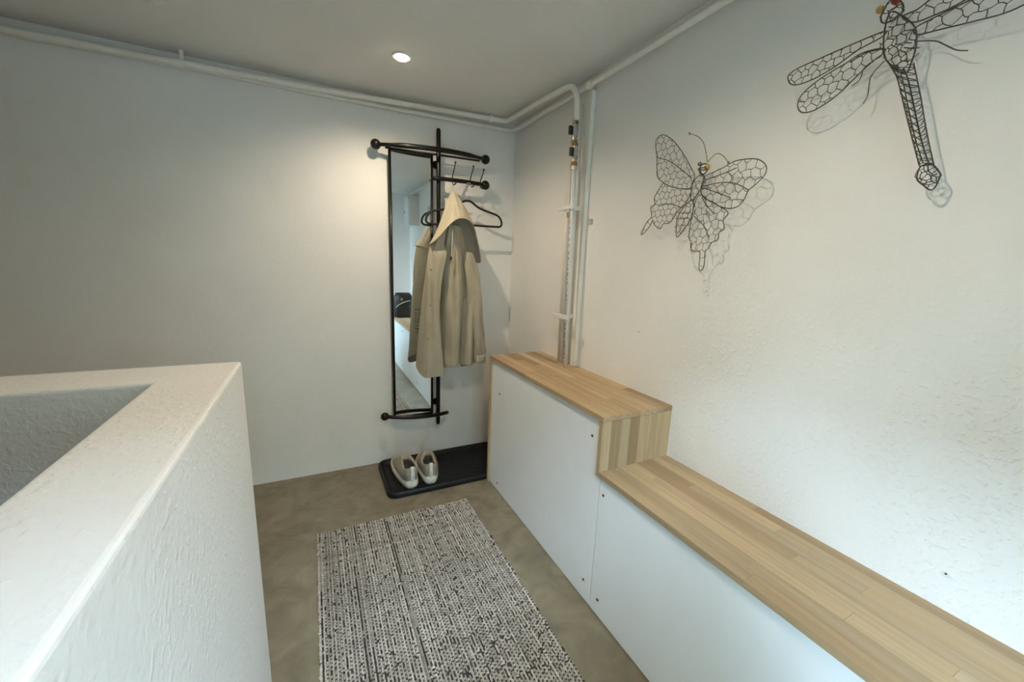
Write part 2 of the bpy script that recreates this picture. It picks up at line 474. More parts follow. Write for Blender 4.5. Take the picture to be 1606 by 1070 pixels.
# ------------------------------------------------------------------ ceiling fittings
def downlight(x, y, label):
    t = thing('ceiling_downlight', (x, y, H), label, 'ceiling light', 'recessed ceiling downlights')
    prof = [(0.030, H-0.001), (0.031, H-0.004), (0.036, H-0.005), (0.041, H-0.003), (0.042, H)]
    n = 28
    MB().loops([[(x+r*math.cos(2*math.pi*j/n), y+r*math.sin(2*math.pi*j/n), z) for j in range(n)] for r, z in prof], False, False).build('trim_ring', M['ring'], t, smooth=True)
    L = [[(x+r*math.cos(2*math.pi*j/n), y+r*math.sin(2*math.pi*j/n), z) for j in range(n)] for r, z in ((0.0305, H-0.0005), (0.024, H-0.010), (0.012, H-0.014))]
    MB().loops(L).build('bulb_lens', M['bulb'], t, smooth=True)
    sp = bpy.data.lights.new('downlight_beam', 'SPOT')
    sp.energy = LAMP_POWER*4; sp.color = LAMP_COLOR
    sp.spot_size = math.radians(160); sp.spot_blend = 1.0; sp.shadow_soft_size = 0.007
    so = bpy.data.objects.new('downlight_beam', sp); col.objects.link(so)
    so.parent = t; so.location = (0, 0, -0.034)
downlight(-0.794, -0.494, 'small lit recessed downlight glowing warm in the ceiling above the coat rack')
downlight(-0.800, -1.800, 'small lit recessed downlight in the ceiling above the long low worktop')
n = 32
cx, cy = -1.668, -0.500
cv = [[(cx+r*math.cos(2*math.pi*j/n), cy+r*math.sin(2*math.pi*j/n), z) for j in range(n)] for r, z in ((0.088, H), (0.088, H-0.010), (0.082, H-0.014), (0.07, H-0.015))]
t = thing('ceiling_cover', (cx, cy, H), 'round white blank cover plate on the ceiling above the stair', 'cover plate')
MB().loops(cv).build('plate', M['ring'], t, smooth=False)
MB().tube([(cx+0.05, cy+0.012, H-0.018), (cx+0.05, cy+0.012, H-0.014)], 0.004).build('screw', M['screw'], t)

# ------------------------------------------------------------------ benches: cabinets and oak worktops
D, H1, H2, YG, YS, TH = 0.326, 0.754, 0.5535, -0.442, -1.4145, 0.018
BEND = REAR+0.01
def staves(parent, plane, a0, a1, b0, b1, c0, c1, rows, lmin, lmax, mat, seed):
    """oak staves; a = across the rows, b = along the grain, c = thickness"""
    rg = random.Random(seed)
    ws = [rg.uniform(0.85, 1.2) for _ in range(rows)]; s_ = sum(ws); a = a0
    for i in range(rows):
        w = ws[i]/s_*(a1-a0); b = b0; first = True
        while b < b1-1e-6:
            l = rg.uniform(lmin, lmax)*(rg.uniform(0.3, 1) if first else 1); first = False
            e = min(b+l, b1)
            if b1-e < 0.06: e = b1
            g = 0.0003; dz = rg.uniform(-0.00025, 0.00025)
            if plane == 'xy': q = (a+g, a+w-g, b+g, e-g, c0, c1+dz)
            else: q = (a+g, a+w-g, c0+dz, c1, b+g, e-g)
            MB().box(*q).build('stave', mat, parent)
            b = e
        a += w

# tall unit by the back wall
t = thing('tall_storage_cabinet', (-D/2, (YG+YS)/2, 0), 'tall white-fronted storage box with oak end panels beside the black shoe tray', 'cabinet')
XF = -0.316
MB().box(XF, XF+0.012, YS+0.004, YG-TH-0.001, 0.004, H1-TH-0.001).build('front_panel', M['panel'], t)
fp = [c for c in t.children][0]
def screw(parent, y, z):
    n = 12
    L = [[(XF-dx, y+r*math.cos(2*math.pi*j/n), z+r*math.sin(2*math.pi*j/n)) for j in range(n)] for dx, r in ((0.0, 0.0050), (0.0015, 0.0050), (0.0025, 0.0034), (0.0012, 0.0018))]
    MB().loops(L).build('screw', M['screw'], parent)
for y, z in ((-0.563, 0.567), (-1.352, 0.661), (-0.567, 0.046), (-1.367, 0.081)): screw(fp, y, z)
tall = t
e1 = MB().box(-D, 0, YG-TH, YG, 0, H1-TH).build('end_panel', M['woodZ'], t)
e2 = thing('end_panel', (-D/2, YS+TH/2, H2)); e2.parent = t; e2.location = ORIGIN[e2]-ORIGIN[t]
staves(e2, 'xz', -D, -0.0005, H2-TH, H1-TH-0.0012, YS+0.0005, YS+TH, 8, 0.5, 0.6, M['woodZ'], 5)
for z0, z1 in ((0.0, 0.05), (H1-TH-0.05, H1-TH-0.001)): MB().box(XF+0.03, -0.01, YS+TH+0.02, YG-TH-0.02, z0, z1).build('rail', M['core'], t)

t = thing('oak_worktop', (-D/2, (YG+YS)/2, H1-TH), 'short oak stave worktop on the tall white box, pipes running down to it', 'worktop')
staves(t, 'xy', -D, -0.0005, YS, YG, H1-TH, H1, 8, 0.32, 0.85, M['woodY'], 11)

# low unit running towards the rear wall
t = thing('low_storage_cabinet', (-D/2, (YS+BEND)/2, 0), 'low long white-fronted storage bench joined to the tall box', 'cabinet')
MB().box(XF, XF+0.012, BEND, YS-0.0005, 0.004, H2-TH-0.001).build('front_panel', M['panel'], t)
fp = [c for c in t.children][0]
for y, z in ((-1.436, 0.474), (-1.454, 0.067), (-2.15, 0.47), (-2.15, 0.07), (-2.17, 0.47), (-2.17, 0.07)): screw(fp, y, z)
for z0, z1 in ((0.0, 0.05), (H2-TH-0.05, H2-TH-0.001)): MB().box(XF+0.03, -0.01, BEND+0.02, YS-0.02, z0, z1).build('rail', M['core'], t)
t = thing('oak_worktop', (-D/2, (YS+BEND)/2, H2-TH), 'long low oak stave worktop along the rough white wall, screw-fixed panel below', 'worktop')
staves(t, 'xy', -D, -0.0005, BEND, YS, H2-TH, H2, 8, 0.30, 0.95, M['woodY'], 23)

# ------------------------------------------------------------------ rug
def rug():
    x0, x1, y0, y1 = -1.222, -0.500, -2.02, -0.588
    t = thing('woven_rug', ((x0+x1)/2, (y0+y1)/2, 0), 'flat woven rug in mottled cream and charcoal yarn on the concrete floor', 'rug')
    MB().box(x0+0.004, x1-0.004, y0+0.004, y1-0.004, 0, 0.006).build('backing', M['backing'], t)
    rg = random.Random(3)
    nx, ny = 128, 218
    dx, dy = (x1-x0)/nx, (y1-y0)/ny
    V_, F_, C_ = [], [], []
    cream = [(0.47, 0.41, 0.345), (0.42, 0.365, 0.305), (0.53, 0.475, 0.405), (0.36, 0.31, 0.26)]
    dark = [(0.022, 0.018, 0.018), (0.035, 0.029, 0.027), (0.065, 0.053, 0.047)]
    dens = []; cur = 0.6
    for i in range(nx):
        cur = max(0.30, min(0.95, cur+rg.uniform(-0.2, 0.2))); dens.append(cur)
    kind = []
    while len(kind) < nx:
        kind += [rg.choices(('dots', 'line', 'plain', 'mixed'), (0.56, 0.12, 0.08, 0.24))[0]]*rg.choice((1, 2, 2, 3, 4))
    rown = [rg.uniform(-0.14, 0.14) for _ in range(ny)]
    rowl = [rg.uniform(0.85, 1.15) for _ in range(ny)]
    bare = [rg.random() for _ in range(ny//3+1)]
    for i in range(nx):
        off = (i//2) % 2
        ph = rg.uniform(0, 6.28); fq = rg.uniform(0.015, 0.05)
        base = rg.choice(cream)
        for j in range(ny):
            wv = math.sin(j*fq+ph)
            p = dens[i]+0.30*wv+rown[j]
            if i % 2 == 0: dk = rg.random() < (0.18 if kind[i] == 'mixed' else 0.10) and bare[j//3] > 0.25
            elif kind[i] == 'dots': dk = ((j+off) % 2 == 0 and rg.random() < p+0.5) or rg.random() < 0.14
            elif kind[i] == 'line': dk = rg.random() < 0.90 and wv > -0.6
            elif kind[i] == 'plain': dk = (j+off) % 2 == 0 and rg.random() < 0.30
            else: dk = (j+off) % 2 == 0 or rg.random() < 0.35*p
            if dk: c = rg.choice(dark)
            else:
                q = (1+0.12*wv)*rowl[j]*rg.uniform(0.86, 1.14)*(0.88 if i % 2 else 1.04)
                c = tuple(v*q for v in base)
            h = 0.0075 if dk else rg.uniform(0.0095, 0.0118)
            jx, jy = rg.uniform(-0.0007, 0.0007), rg.uniform(-0.0008, 0.0008)
            xa, xb = x0+i*dx+jx, x0+(i+1)*dx+jx
            ya, yb = y0+j*dy+jy, y0+(j+1)*dy+jy
            if i == 0: xa -= rg.uniform(0, 0.004)
            if i == nx-1: xb += rg.uniform(0, 0.004)
            if j == ny-1: yb += rg.uniform(0, 0.003)
            k = len(V_); mx, my = dx*0.22, dy*0.24
            V_ += [(xa, ya, 0.005), (xb, ya, 0.005), (xb, yb, 0.005), (xa, yb, 0.005), (xa+mx, ya+my, h), (xb-mx, ya+my, h), (xb-mx, yb-my, h), (xa+mx, yb-my, h)]
            F_ += [(k, k+1, k+5, k+4), (k+1, k+2, k+6, k+5), (k+2, k+3, k+7, k+6), (k+3, k, k+4, k+7), (k+4, k+5, k+6, k+7)]
            C_ += [c]*20
    m = MB(); m.v = V_; m.f = F_
    o = m.build('weave', M['yarn'], t, smooth=True)
    ca = o.data.color_attributes.new('yarn', 'FLOAT_COLOR', 'CORNER')
    ca.data.foreach_set('color', [q for c in C_ for q in (c[0], c[1], c[2], 1.0)])
    o['kind'] = 'stuff'
rug()

# ------------------------------------------------------------------ shoe tray
def rrect(x0, x1, y0, y1, r, z, n=6):
    out = []
    for cx, cy, a0 in ((x1-r, y1-r, 0), (x0+r, y1-r, 90), (x0+r, y0+r, 180), (x1-r, y0+r, 270)):
        for q in range(n+1):
            a = math.radians(a0+90*q/n); out.append((cx+r*math.cos(a), cy+r*math.sin(a), z))
    return out
TX0, TX1, TY0, TY1 = -0.884, -0.120, -0.438, -0.022
t = thing('shoe_tray', ((TX0+TX1)/2, (TY0+TY1)/2, 0), 'black plastic boot tray with raised rim on the floor against the back wall', 'tray')
L = []
for ins, z in ((0.006, 0.0), (0.0, 0.004), (0.003, 0.026), (0.007, 0.030), (0.013, 0.030), (0.018, 0.024), (0.024, 0.007), (0.034, 0.005)):
    L.append(rrect(TX0+ins, TX1-ins, TY0+ins, TY1-ins, max(0.055-ins, 0.015), z))
MB().loops(L).build('tray_body', M['tray'], t, smooth=True)
rb = MB()
y = TY0+0.055; row = 0
while y < TY1-0.05:
    x = TX0+0.055+(0.02 if row % 2 else 0)
    while x < TX1-0.075:
        rb.tube([(x, y, 0.0052), (x+0.010, y+0.003, 0.0064), (x+0.022, y-0.003, 0.0064), (x+0.032, y, 0.0052)], 0.0022, 5)
        x += 0.042
    y += 0.014; row += 1
o = rb.build('tread_ribs', M['tray'], t, smooth=True); o['kind'] = 'stuff'

# ------------------------------------------------------------------ sneakers (heel at the origin, toe along +y)
def outline(y0, y1, whe, wba, n=28, side=1, zf=None):
    """plan outline of a foot between y0 (heel) and y1 (toe)"""
    out = []
    L_ = y1-y0
    for j in range(n):
        a = 2*math.pi*j/n
        cy = 0.5-0.5*math.cos(a)                 # 0 heel, 1 toe
        s = math.sin(a)
        w = whe+(wba-whe)*max(0, min(1, (cy-0.15)/0.5))**1.2
        sx = math.copysign(abs(s)**0.62, s)
        lean = side*0.010*math.sin(math.pi*cy)*cy
        out.append((sx*w+lean, y0+L_*cy))
    return out
def sneaker(loc, rz, side, label):
    t = thing('sneaker', loc, label, 'shoe', 'pair of sneakers on the tray')
    t.rotation_euler = (0, 0, rz)
    base = Vector(loc)
    def put(mb, name, mat, parent, sub=0):
        mb.v = [(q[0]*1.30+base.x, q[1]*1.16+base.y, q[2]*1.12+base.z) for q in mb.v]
        return mb.build(name, mat, parent, smooth=True, sub=sub)
    S = MB(); LL = []
    for ins, z, dy in ((0.004, 0.0, 0.004), (-0.001, 0.005, -0.004), (-0.004, 0.019, -0.011), (-0.001, 0.033, -0.006), (0.003, 0.040, -0.001)):
        lp = outline(0.0+dy, 0.288-ins*0.5, 0.037-ins, 0.050-ins, side=side)
        LL.append([(x, y, z+(0.014*max(0, (y-0.2)/0.09)**2 if z < 0.02 else 0.0)+(0.006*max(0, 1-y/0.08) if z > 0.02 else 0)) for x, y in lp])
    S.loops(LL)
    so = put(S, 'sole', M['sole'], t)
    U = MB(); LL = []
    lv = [(0.002, 0.280, 0.0355, 0.047, 0.030), (0.000, 0.272, 0.0375, 0.0470, 0.044), (0.000, 0.240, 0.0375, 0.0450, 0.060), (0.001, 0.205, 0.0365, 0.041, 0.076),
          (0.003, 0.168, 0.0345, 0.035, 0.092), (0.004, 0.144, 0.0330, 0.031, 0.104), (0.005, 0.134, 0.0315, 0.029, 0.110),
          (0.010, 0.126, 0.025, 0.024, 0.108), (0.014, 0.125, 0.023, 0.023, 0.090)]
    for i, (a, b_, w0, w1, z) in enumerate(lv):
        lp = outline(a, b_, w0, w1, side=side)
        ring = []
        for x, y in lp:
            cy = (y-a)/(b_-a)
            k = max(0, min(1, (z-0.06)/0.05))
            dz = k*(-0.020*math.sin(math.pi*min(1, cy*1.05))+0.012*cy*cy)
            ring.append((x, y, z+dz))
        LL.append(ring)
    U.loops(LL, True, False)
    put(U, 'upper', M['knit'], t)
    I = MB(); LL = []
    for a, b_, w0, w1, z in ((0.0135, 0.1255, 0.0235, 0.0232, 0.095), (0.016, 0.126, 0.023, 0.023, 0.07), (0.016, 0.15, 0.024, 0.026, 0.045)):
        LL.append([(x, y, z-0.014*math.sin(math.pi*(y-a)/(b_-a))*(1 if z > 0.06 else 0)) for x, y in outline(a, b_, w0, w1, side=side)])
    I.loops(LL, False, True)
    put(I, 'lining', M['shoe_in'], t)
    # heel counter: a shell patch round the back of the upper
    Hc = MB(); gr = []
    for i, (a, b_, w0, w1, z) in enumerate(lv[:6]):
        ring = []
        for q in range(9):
            ang = math.radians(-62+124*q/8)
            s = math.sin(ang); cy = 0.5-0.5*math.cos(ang)
            w = w0+0.0012; sx = math.copysign(abs(s)**0.62, s)
            k = max(0, min(1, (z-0.06)/0.05))
            ring.append((sx*w, a-0.0012+(b_-a)*cy, min(z, 0.086)+k*(-0.020*math.sin(math.pi*cy))))
        gr.append(ring)
    nn = 9
    Hc.add([q for r_ in gr for q in r_], [(i*nn+j, i*nn+j+1, (i+1)*nn+j+1, (i+1)*nn+j) for i in range(len(gr)-1) for j in range(nn-1)])
    ho = put(Hc, 'heel_counter', M['heel'], t)
    md = ho.modifiers.new('thick', 'SOLIDIFY'); md.thickness = 0.001
    Tb = MB()
    path = [(-0.0025, 0.034), (-0.0045, 0.052), (-0.0040, 0.075), (-0.0010, 0.095), (-0.0015, 0.108), (0.000, 0.116), (0.004, 0.117), (0.007, 0.110), (0.008, 0.100)]
    vs_ = []; 
    for y, z in path: vs_ += [(-0.0072, y, z), (0.0072, y, z)]
    Tb.add(vs_, [(2*i, 2*i+1, 2*i+3, 2*i+2) for i in range(len(path)-1)])
    to = put(Tb, 'pull_tab', M['white_tab'], t)
    md = to.modifiers.new('thick', 'SOLIDIFY'); md.thickness = 0.0016; md.offset = 0
    pm = MB()
    for z in (0.050, 0.058, 0.064, 0.071):
        pm.box(-0.0035, 0.0035, -0.0062, -0.0056, z, z+0.0025)
    put(pm, 'printed_text', M['heel'], to)['kind'] = 'stuff'
    for i in range(5):
        yy = 0.142+0.014*i; zz = 0.106-0.0112*i; w = 0.018+0.0016*i
        lc = MB().tube([(-w, yy, zz-0.010), (-w*0.5, yy+0.004, zz-0.001), (w*0.5, yy+0.004, zz-0.001), (w, yy, zz-0.010)], 0.0028, 6)
        put(lc, 'lace', M['sole'], t)
    return t
sneaker((-0.745, -0.382, 0.0064), math.radians(4), 1, 'beige sneaker with white pull tab, toed outward at the tray corner')
sneaker((-0.640, -0.378, 0.0064), math.radians(-9), -1, 'beige sneaker with white pull tab, its mate turned outward on the other side of it')

# outlines of the two wire insects, metres (x out of the wall, y along it, z up)
BF = {
'fl':[(-0.045,-1.43,1.558),(-0.044,-1.412,1.583),(-0.042,-1.383,1.622),(-0.04,-1.345,1.665),(-0.039,-1.309,1.699),(-0.038,-1.268,1.723),(-0.037,-1.239,1.717),(-0.036,-1.236,1.69),(-0.037,-1.248,1.651),(-0.036,-1.253,1.607),(-0.037,-1.262,1.581),(-0.038,-1.292,1.558),(-0.039,-1.323,1.541),(-0.04,-1.373,1.526),(-0.044,-1.417,1.518),(-0.045,-1.425,1.534)],
'hl':[(-0.038,-1.292,1.555),(-0.037,-1.273,1.536),(-0.036,-1.254,1.511),(-0.036,-1.26,1.488),(-0.036,-1.241,1.478),(-0.036,-1.25,1.445),(-0.035,-1.229,1.427),(-0.034,-1.203,1.389),(-0.034,-1.209,1.382),(-0.035,-1.241,1.407),(-0.036,-1.257,1.43),(-0.036,-1.268,1.414),(-0.037,-1.297,1.397),(-0.038,-1.312,1.414),(-0.039,-1.341,1.415),(-0.039,-1.359,1.435),(-0.04,-1.372,1.452),(-0.041,-1.394,1.467),(-0.043,-1.411,1.482),(-0.044,-1.423,1.509),(-0.044,-1.417,1.518),(-0.04,-1.373,1.526),(-0.039,-1.323,1.541)],
'fr':[(-0.049,-1.472,1.545),(-0.051,-1.501,1.553),(-0.053,-1.538,1.561),(-0.055,-1.573,1.571),(-0.058,-1.613,1.569),(-0.06,-1.646,1.562),(-0.062,-1.669,1.547),(-0.062,-1.678,1.532),(-0.062,-1.675,1.514),(-0.06,-1.654,1.496),(-0.058,-1.632,1.481),(-0.057,-1.622,1.458),(-0.056,-1.607,1.442),(-0.055,-1.581,1.438),(-0.053,-1.549,1.446),(-0.051,-1.515,1.464),(-0.049,-1.478,1.483),(-0.048,-1.464,1.503)],
'hr':[(-0.048,-1.466,1.492),(-0.05,-1.5,1.47),(-0.052,-1.536,1.452),(-0.054,-1.563,1.437),(-0.056,-1.577,1.423),(-0.058,-1.565,1.405),(-0.062,-1.575,1.381),(-0.063,-1.56,1.368),(-0.067,-1.562,1.347),(-0.067,-1.542,1.34),(-0.069,-1.534,1.321),(-0.07,-1.526,1.313),(-0.076,-1.532,1.265),(-0.077,-1.523,1.252),(-0.075,-1.514,1.265),(-0.068,-1.505,1.31),(-0.066,-1.49,1.313),(-0.044,-1.452,1.318),(-0.044,-1.446,1.347),(-0.043,-1.435,1.359),(-0.044,-1.435,1.399),(-0.048,-1.441,1.427),(-0.045,-1.442,1.456),(-0.046,-1.449,1.483)],
'th':[(-0.047,-1.449,1.554),(-0.049,-1.468,1.551),(-0.049,-1.474,1.536),(-0.048,-1.467,1.516),(-0.046,-1.45,1.496),(-0.045,-1.437,1.48),(-0.044,-1.425,1.483),(-0.044,-1.423,1.514),(-0.045,-1.429,1.538)],
'ab':[(-0.044,-1.423,1.479),(-0.042,-1.398,1.463),(-0.04,-1.378,1.436),(-0.04,-1.373,1.404),(-0.04,-1.382,1.364),(-0.042,-1.409,1.39),(-0.044,-1.432,1.417),(-0.045,-1.44,1.445),(-0.045,-1.437,1.48)],
'head':[(-0.049,-1.465,1.571)],
'eyes':[(-0.047,-1.446,1.59),(-0.05,-1.478,1.575)],
'an1':[(-0.05,-1.476,1.589),(-0.05,-1.47,1.611),(-0.049,-1.453,1.65),(-0.046,-1.424,1.678),(-0.044,-1.389,1.695)],
'an2':[(-0.05,-1.478,1.589),(-0.051,-1.5,1.605),(-0.052,-1.516,1.605),(-0.053,-1.533,1.594),(-0.054,-1.554,1.572)],
'vfl':[(-0.037,-1.248,1.651),(-0.039,-1.311,1.626),(-0.041,-1.373,1.585),(-0.044,-1.418,1.551)],
'vfr':[(-0.058,-1.632,1.483),(-0.056,-1.588,1.507),(-0.053,-1.538,1.518),(-0.049,-1.472,1.518)],
'vhr':[(-0.053,-1.528,1.427),(-0.05,-1.496,1.455),(-0.048,-1.471,1.483)],
'vhl':[(-0.037,-1.281,1.479),(-0.039,-1.332,1.48),(-0.041,-1.391,1.461)],
'vfr2':[(-0.055,-1.577,1.469),(-0.051,-1.516,1.495),(-0.049,-1.473,1.512)],
'vhr2':[(-0.064,-1.528,1.354),(-0.056,-1.497,1.394),(-0.048,-1.448,1.429)],
'pin':[(-0.056,-1.583,1.551),(-0.054,-1.547,1.544),(-0.049,-1.477,1.536)],
}
DF = {
'ul':[(-0.058,-1.887,1.769),(-0.058,-1.827,1.768),(-0.058,-1.768,1.765),(-0.058,-1.72,1.762),(-0.058,-1.698,1.755),(-0.058,-1.697,1.744),(-0.058,-1.707,1.729),(-0.058,-1.727,1.722),(-0.058,-1.762,1.723),(-0.058,-1.802,1.733),(-0.058,-1.845,1.751),(-0.058,-1.885,1.759)],
'll':[(-0.063,-1.891,1.734),(-0.063,-1.856,1.739),(-0.063,-1.828,1.73),(-0.063,-1.779,1.716),(-0.063,-1.743,1.695),(-0.063,-1.734,1.673),(-0.063,-1.745,1.652),(-0.063,-1.769,1.646),(-0.063,-1.801,1.655),(-0.063,-1.827,1.67),(-0.063,-1.853,1.693),(-0.063,-1.881,1.714),(-0.063,-1.898,1.724)],
'ur':[(-0.052,-1.912,1.787),(-0.052,-1.935,1.789),(-0.052,-1.959,1.801),(-0.052,-1.992,1.814),(-0.052,-2.017,1.816),(-0.052,-2.031,1.805),(-0.052,-2.033,1.792),(-0.052,-2.019,1.777),(-0.052,-1.995,1.768),(-0.052,-1.962,1.765),(-0.052,-1.933,1.767)],
'lr':[(-0.047,-1.937,1.757),(-0.047,-1.972,1.764),(-0.047,-2.009,1.769),(-0.047,-2.045,1.771),(-0.047,-2.077,1.77),(-0.047,-2.099,1.761),(-0.047,-2.11,1.746),(-0.047,-2.106,1.734),(-0.047,-2.084,1.727),(-0.047,-2.06,1.724),(-0.047,-2.021,1.729),(-0.047,-1.977,1.736),(-0.047,-1.942,1.742)],
'th':[(-0.048,-1.884,1.792),(-0.048,-1.89,1.808),(-0.048,-1.907,1.794),(-0.048,-1.924,1.775),(-0.048,-1.936,1.757),(-0.048,-1.942,1.737),(-0.048,-1.944,1.711),(-0.048,-1.94,1.68),(-0.048,-1.935,1.672),(-0.048,-1.914,1.693),(-0.048,-1.896,1.715),(-0.048,-1.886,1.75)],
'head':[(-0.052,-1.874,1.805),(-0.052,-1.878,1.816),(-0.052,-1.884,1.829),(-0.052,-1.898,1.824),(-0.052,-1.909,1.812),(-0.052,-1.912,1.796),(-0.052,-1.904,1.791),(-0.052,-1.892,1.787),(-0.052,-1.879,1.791)],
'eyes':[(-0.052,-1.87,1.82),(-0.052,-1.897,1.825)],
'tl':[(-0.044,-1.896,1.714),(-0.044,-1.919,1.675),(-0.044,-1.934,1.634),(-0.044,-1.952,1.583),(-0.044,-1.97,1.533),(-0.044,-1.989,1.481)],
'tc':[(-0.044,-1.923,1.691),(-0.044,-1.935,1.664),(-0.044,-1.952,1.613),(-0.044,-1.968,1.564),(-0.044,-1.983,1.522),(-0.044,-1.999,1.483)],
'tr':[(-0.044,-1.944,1.69),(-0.044,-1.956,1.653),(-0.044,-1.968,1.616),(-0.044,-1.98,1.575),(-0.044,-1.995,1.527),(-0.044,-2.011,1.479)],
'tip':[(-0.037,-1.988,1.48),(-0.037,-1.996,1.484),(-0.037,-2.005,1.483),(-0.037,-2.021,1.462),(-0.037,-2.021,1.45),(-0.037,-2.018,1.435),(-0.037,-2.011,1.432),(-0.037,-2.001,1.441),(-0.037,-1.988,1.455),(-0.037,-1.986,1.467)],
'g1':[(-0.035,-1.937,1.735),(-0.035,-1.967,1.723),(-0.035,-1.984,1.709),(-0.035,-2.003,1.692),(-0.035,-2.02,1.684)],
'g2':[(-0.035,-1.889,1.718),(-0.035,-1.87,1.697),(-0.035,-1.868,1.678),(-0.035,-1.869,1.655),(-0.035,-1.863,1.64)],
'g3':[(-0.04,-1.884,1.728),(-0.04,-1.856,1.717),(-0.04,-1.852,1.699),(-0.04,-1.847,1.69),(-0.04,-1.836,1.685)],
'mu':[(-0.05,-1.884,1.767),(-0.05,-1.825,1.759),(-0.05,-1.767,1.746),(-0.05,-1.72,1.739)],
'pin':[(-0.05,-1.829,1.734),(-0.05,-1.857,1.742),(-0.05,-1.886,1.738)],
}

# ------------------------------------------------------------------ wall coat rack with mirror
t = thing('coat_rack', (-0.508, -0.06, 0.225), 'black lacquered wall coat rack with tall narrow mirror, bowed bars and ball ends', 'coat rack')
PXX, PYY = -0.509, -0.060
def bow(p0, p1, bulge, n=16):
    a, b = Vector(p0), Vector(p1); out = []
    for i in range(n+1):
        k = i/n; q = a.lerp(b, k); q.y -= bulge*4*k*(1-k); out.append(q)
    return out
MB().tube([(PXX, PYY, 0.226), (PXX, PYY, 0.230), (PXX, PYY, 0.24), (PXX, PYY, 1.970), (PXX, PYY, 1.978), (PXX, PYY, 1.982)], [0.004, 0.010, 0.0125, 0.0125, 0.010, 0.004], 16).build('pole', M['black'], t, smooth=True)
for z in (0.36, 1.05, 1.80):
    MB().tube([(PXX, -0.001, z), (PXX, PYY, z)], 0.010, 12).tube([(PXX, -0.0005, z), (PXX, -0.006, z)], 0.022, 16).build('wall_bracket', M['black'], t, smooth=True)
# top bow: bowed bar plus straight chord between two balls
b0, b1 = (-0.848, -0.060, 1.846), (-0.222, -0.060, 1.858)
MB().tube(bow(b0, b1, 0.070), [0.010]*3+[0.0135]*11+[0.010]*3, 12).build('bowed_bar', M['black'], t, smooth=True)
MB().tube([(-0.800, -0.060, 1.838), (-0.26, -0.060, 1.846)], 0.0055, 10).build('chord_rail', M['black'], t, smooth=True)
for c in (b0, b1): MB().ball(c, 0.0265, 20, 12).build('ball_end', M['black'], t, smooth=True)
# bottom bow
b0, b1 = (-0.836, -0.060, 0.324), (-0.448, -0.066, 0.300)
MB().tube(bow(b0, b1, 0.045), 0.0115, 12).build('bowed_bar', M['black'], t, smooth=True)
MB().ball(b0, 0.0245, 20, 12).build('ball_end', M['black'], t, smooth=True)
# hook rail
h0, h1 = (-0.548, -0.074, 1.712), (-0.222, -0.066, 1.712)
rail = MB().tube(bow(h0, h1, 0.022), 0.0115, 12).build('hook_rail', M['black'], t, smooth=True)
MB().ball(h1, 0.0265, 20, 12).build('ball_end', M['black'], rail, smooth=True)
for hx, ht in ((-0.440, 0.0), (-0.332, -0.006), (-0.264, -0.014)):
    k = (hx-h0[0])/(h1[0]-h0[0]); yy = -0.07-0.022*4*k*(1-k)
    pa = smooth_path([(hx+0.012, yy-0.030, 1.800+ht), (hx+0.008, yy-0.026, 1.775+ht), (hx+0.001, yy-0.015, 1.735), (hx-0.001, yy-0.012, 1.706), (hx, yy-0.018, 1.690), (hx+0.004, yy-0.034, 1.682), (hx+0.010, yy-0.048, 1.690), (hx+0.012, yy-0.052, 1.700)], 4)
    hk = MB().tube(pa, 0.0032, 8).build('wire_hook', M['black'], t, smooth=True)
    MB().ball((hx+0.012, yy-0.030, 1.802+ht), 0.0058, 10, 7).build('hook_tip', M['black'], hk, smooth=True)
# mirror and its frame
mx0, mx1, mz0, mz1, my = -0.776, -0.545, 0.304, 1.838, -0.050
for c in (((mx0, my, mz0), (mx0, my, mz1)), ((mx1, my, mz0), (mx1, my, mz1)), ((mx0, my, mz0), (mx1, my, mz0)), ((mx0, my, mz1), (mx1, my, mz1))):
    MB().tube(c, 0.0078, 10).build('mirror_frame', M['black'], t, smooth=True)
MB().box(mx0, mx1, my+0.001, my+0.005, mz0, mz1).build('mirror', M['mirror'], t)
MB().box(mx0+0.01, mx1-0.01, my+0.0052, my+0.010, mz0+0.01, mz1-0.01).box(-0.70, -0.62, my+0.010, -0.0005, 1.60, 1.64).box(-0.70, -0.62, my+0.010, -0.0005, 0.50, 0.54).build('mirror_back', M['blackplastic'], t)
for z in (0.60, 1.30): MB().tube([(mx1, my, z), (PXX, PYY, z)], 0.006).build('link_pin', M['black'], t, smooth=True)

# ------------------------------------------------------------------ hanger
HY = -0.100
t = thing('coat_hanger', (-0.355, HY, 1.47), 'slim black clothes hanger with a steel hook, hung empty behind the coat', 'hanger')
cxh = -0.355
half = [(0.0, 1.606), (0.030, 1.604), (0.052, 1.590), (0.085, 1.572), (0.140, 1.556), (0.186, 1.545), (0.214, 1.532), (0.230, 1.508), (0.232, 1.486), (0.218, 1.474), (0.19, 1.4725), (0.10, 1.471), (0.0, 1.470)]
pts = [(cxh+x, HY, z) for x, z in half]+[(cxh-x-0.004, HY+0.002, z-0.012) for x, z in reversed(half[1:-1])]
MB().tube(smooth_path(pts, 4, True), 0.0062, 8, closed=True).build('hanger_frame', M['velvet'], t, smooth=True)
hk = smooth_path([(cxh, HY, 1.604), (cxh+0.001, HY, 1.628), (cxh-0.004, HY-0.004, 1.645), (cxh+0.006, HY-0.010, 1.658), (cxh+0.016, HY-0.016, 1.674), (cxh+0.022, HY-0.016, 1.692), (cxh+0.012, HY-0.014, 1.704), (cxh-0.004, HY-0.012, 1.698)], 5)
MB().tube(hk, 0.0020, 8).build('hanger_hook', M['steel'], t, smooth=True)

# ------------------------------------------------------------------ raincoat hung by its hood
coat = thing('raincoat', (-0.46, -0.17, 0.60), 'beige hooded raincoat with snap front hanging by its hood from the rack', 'coat')
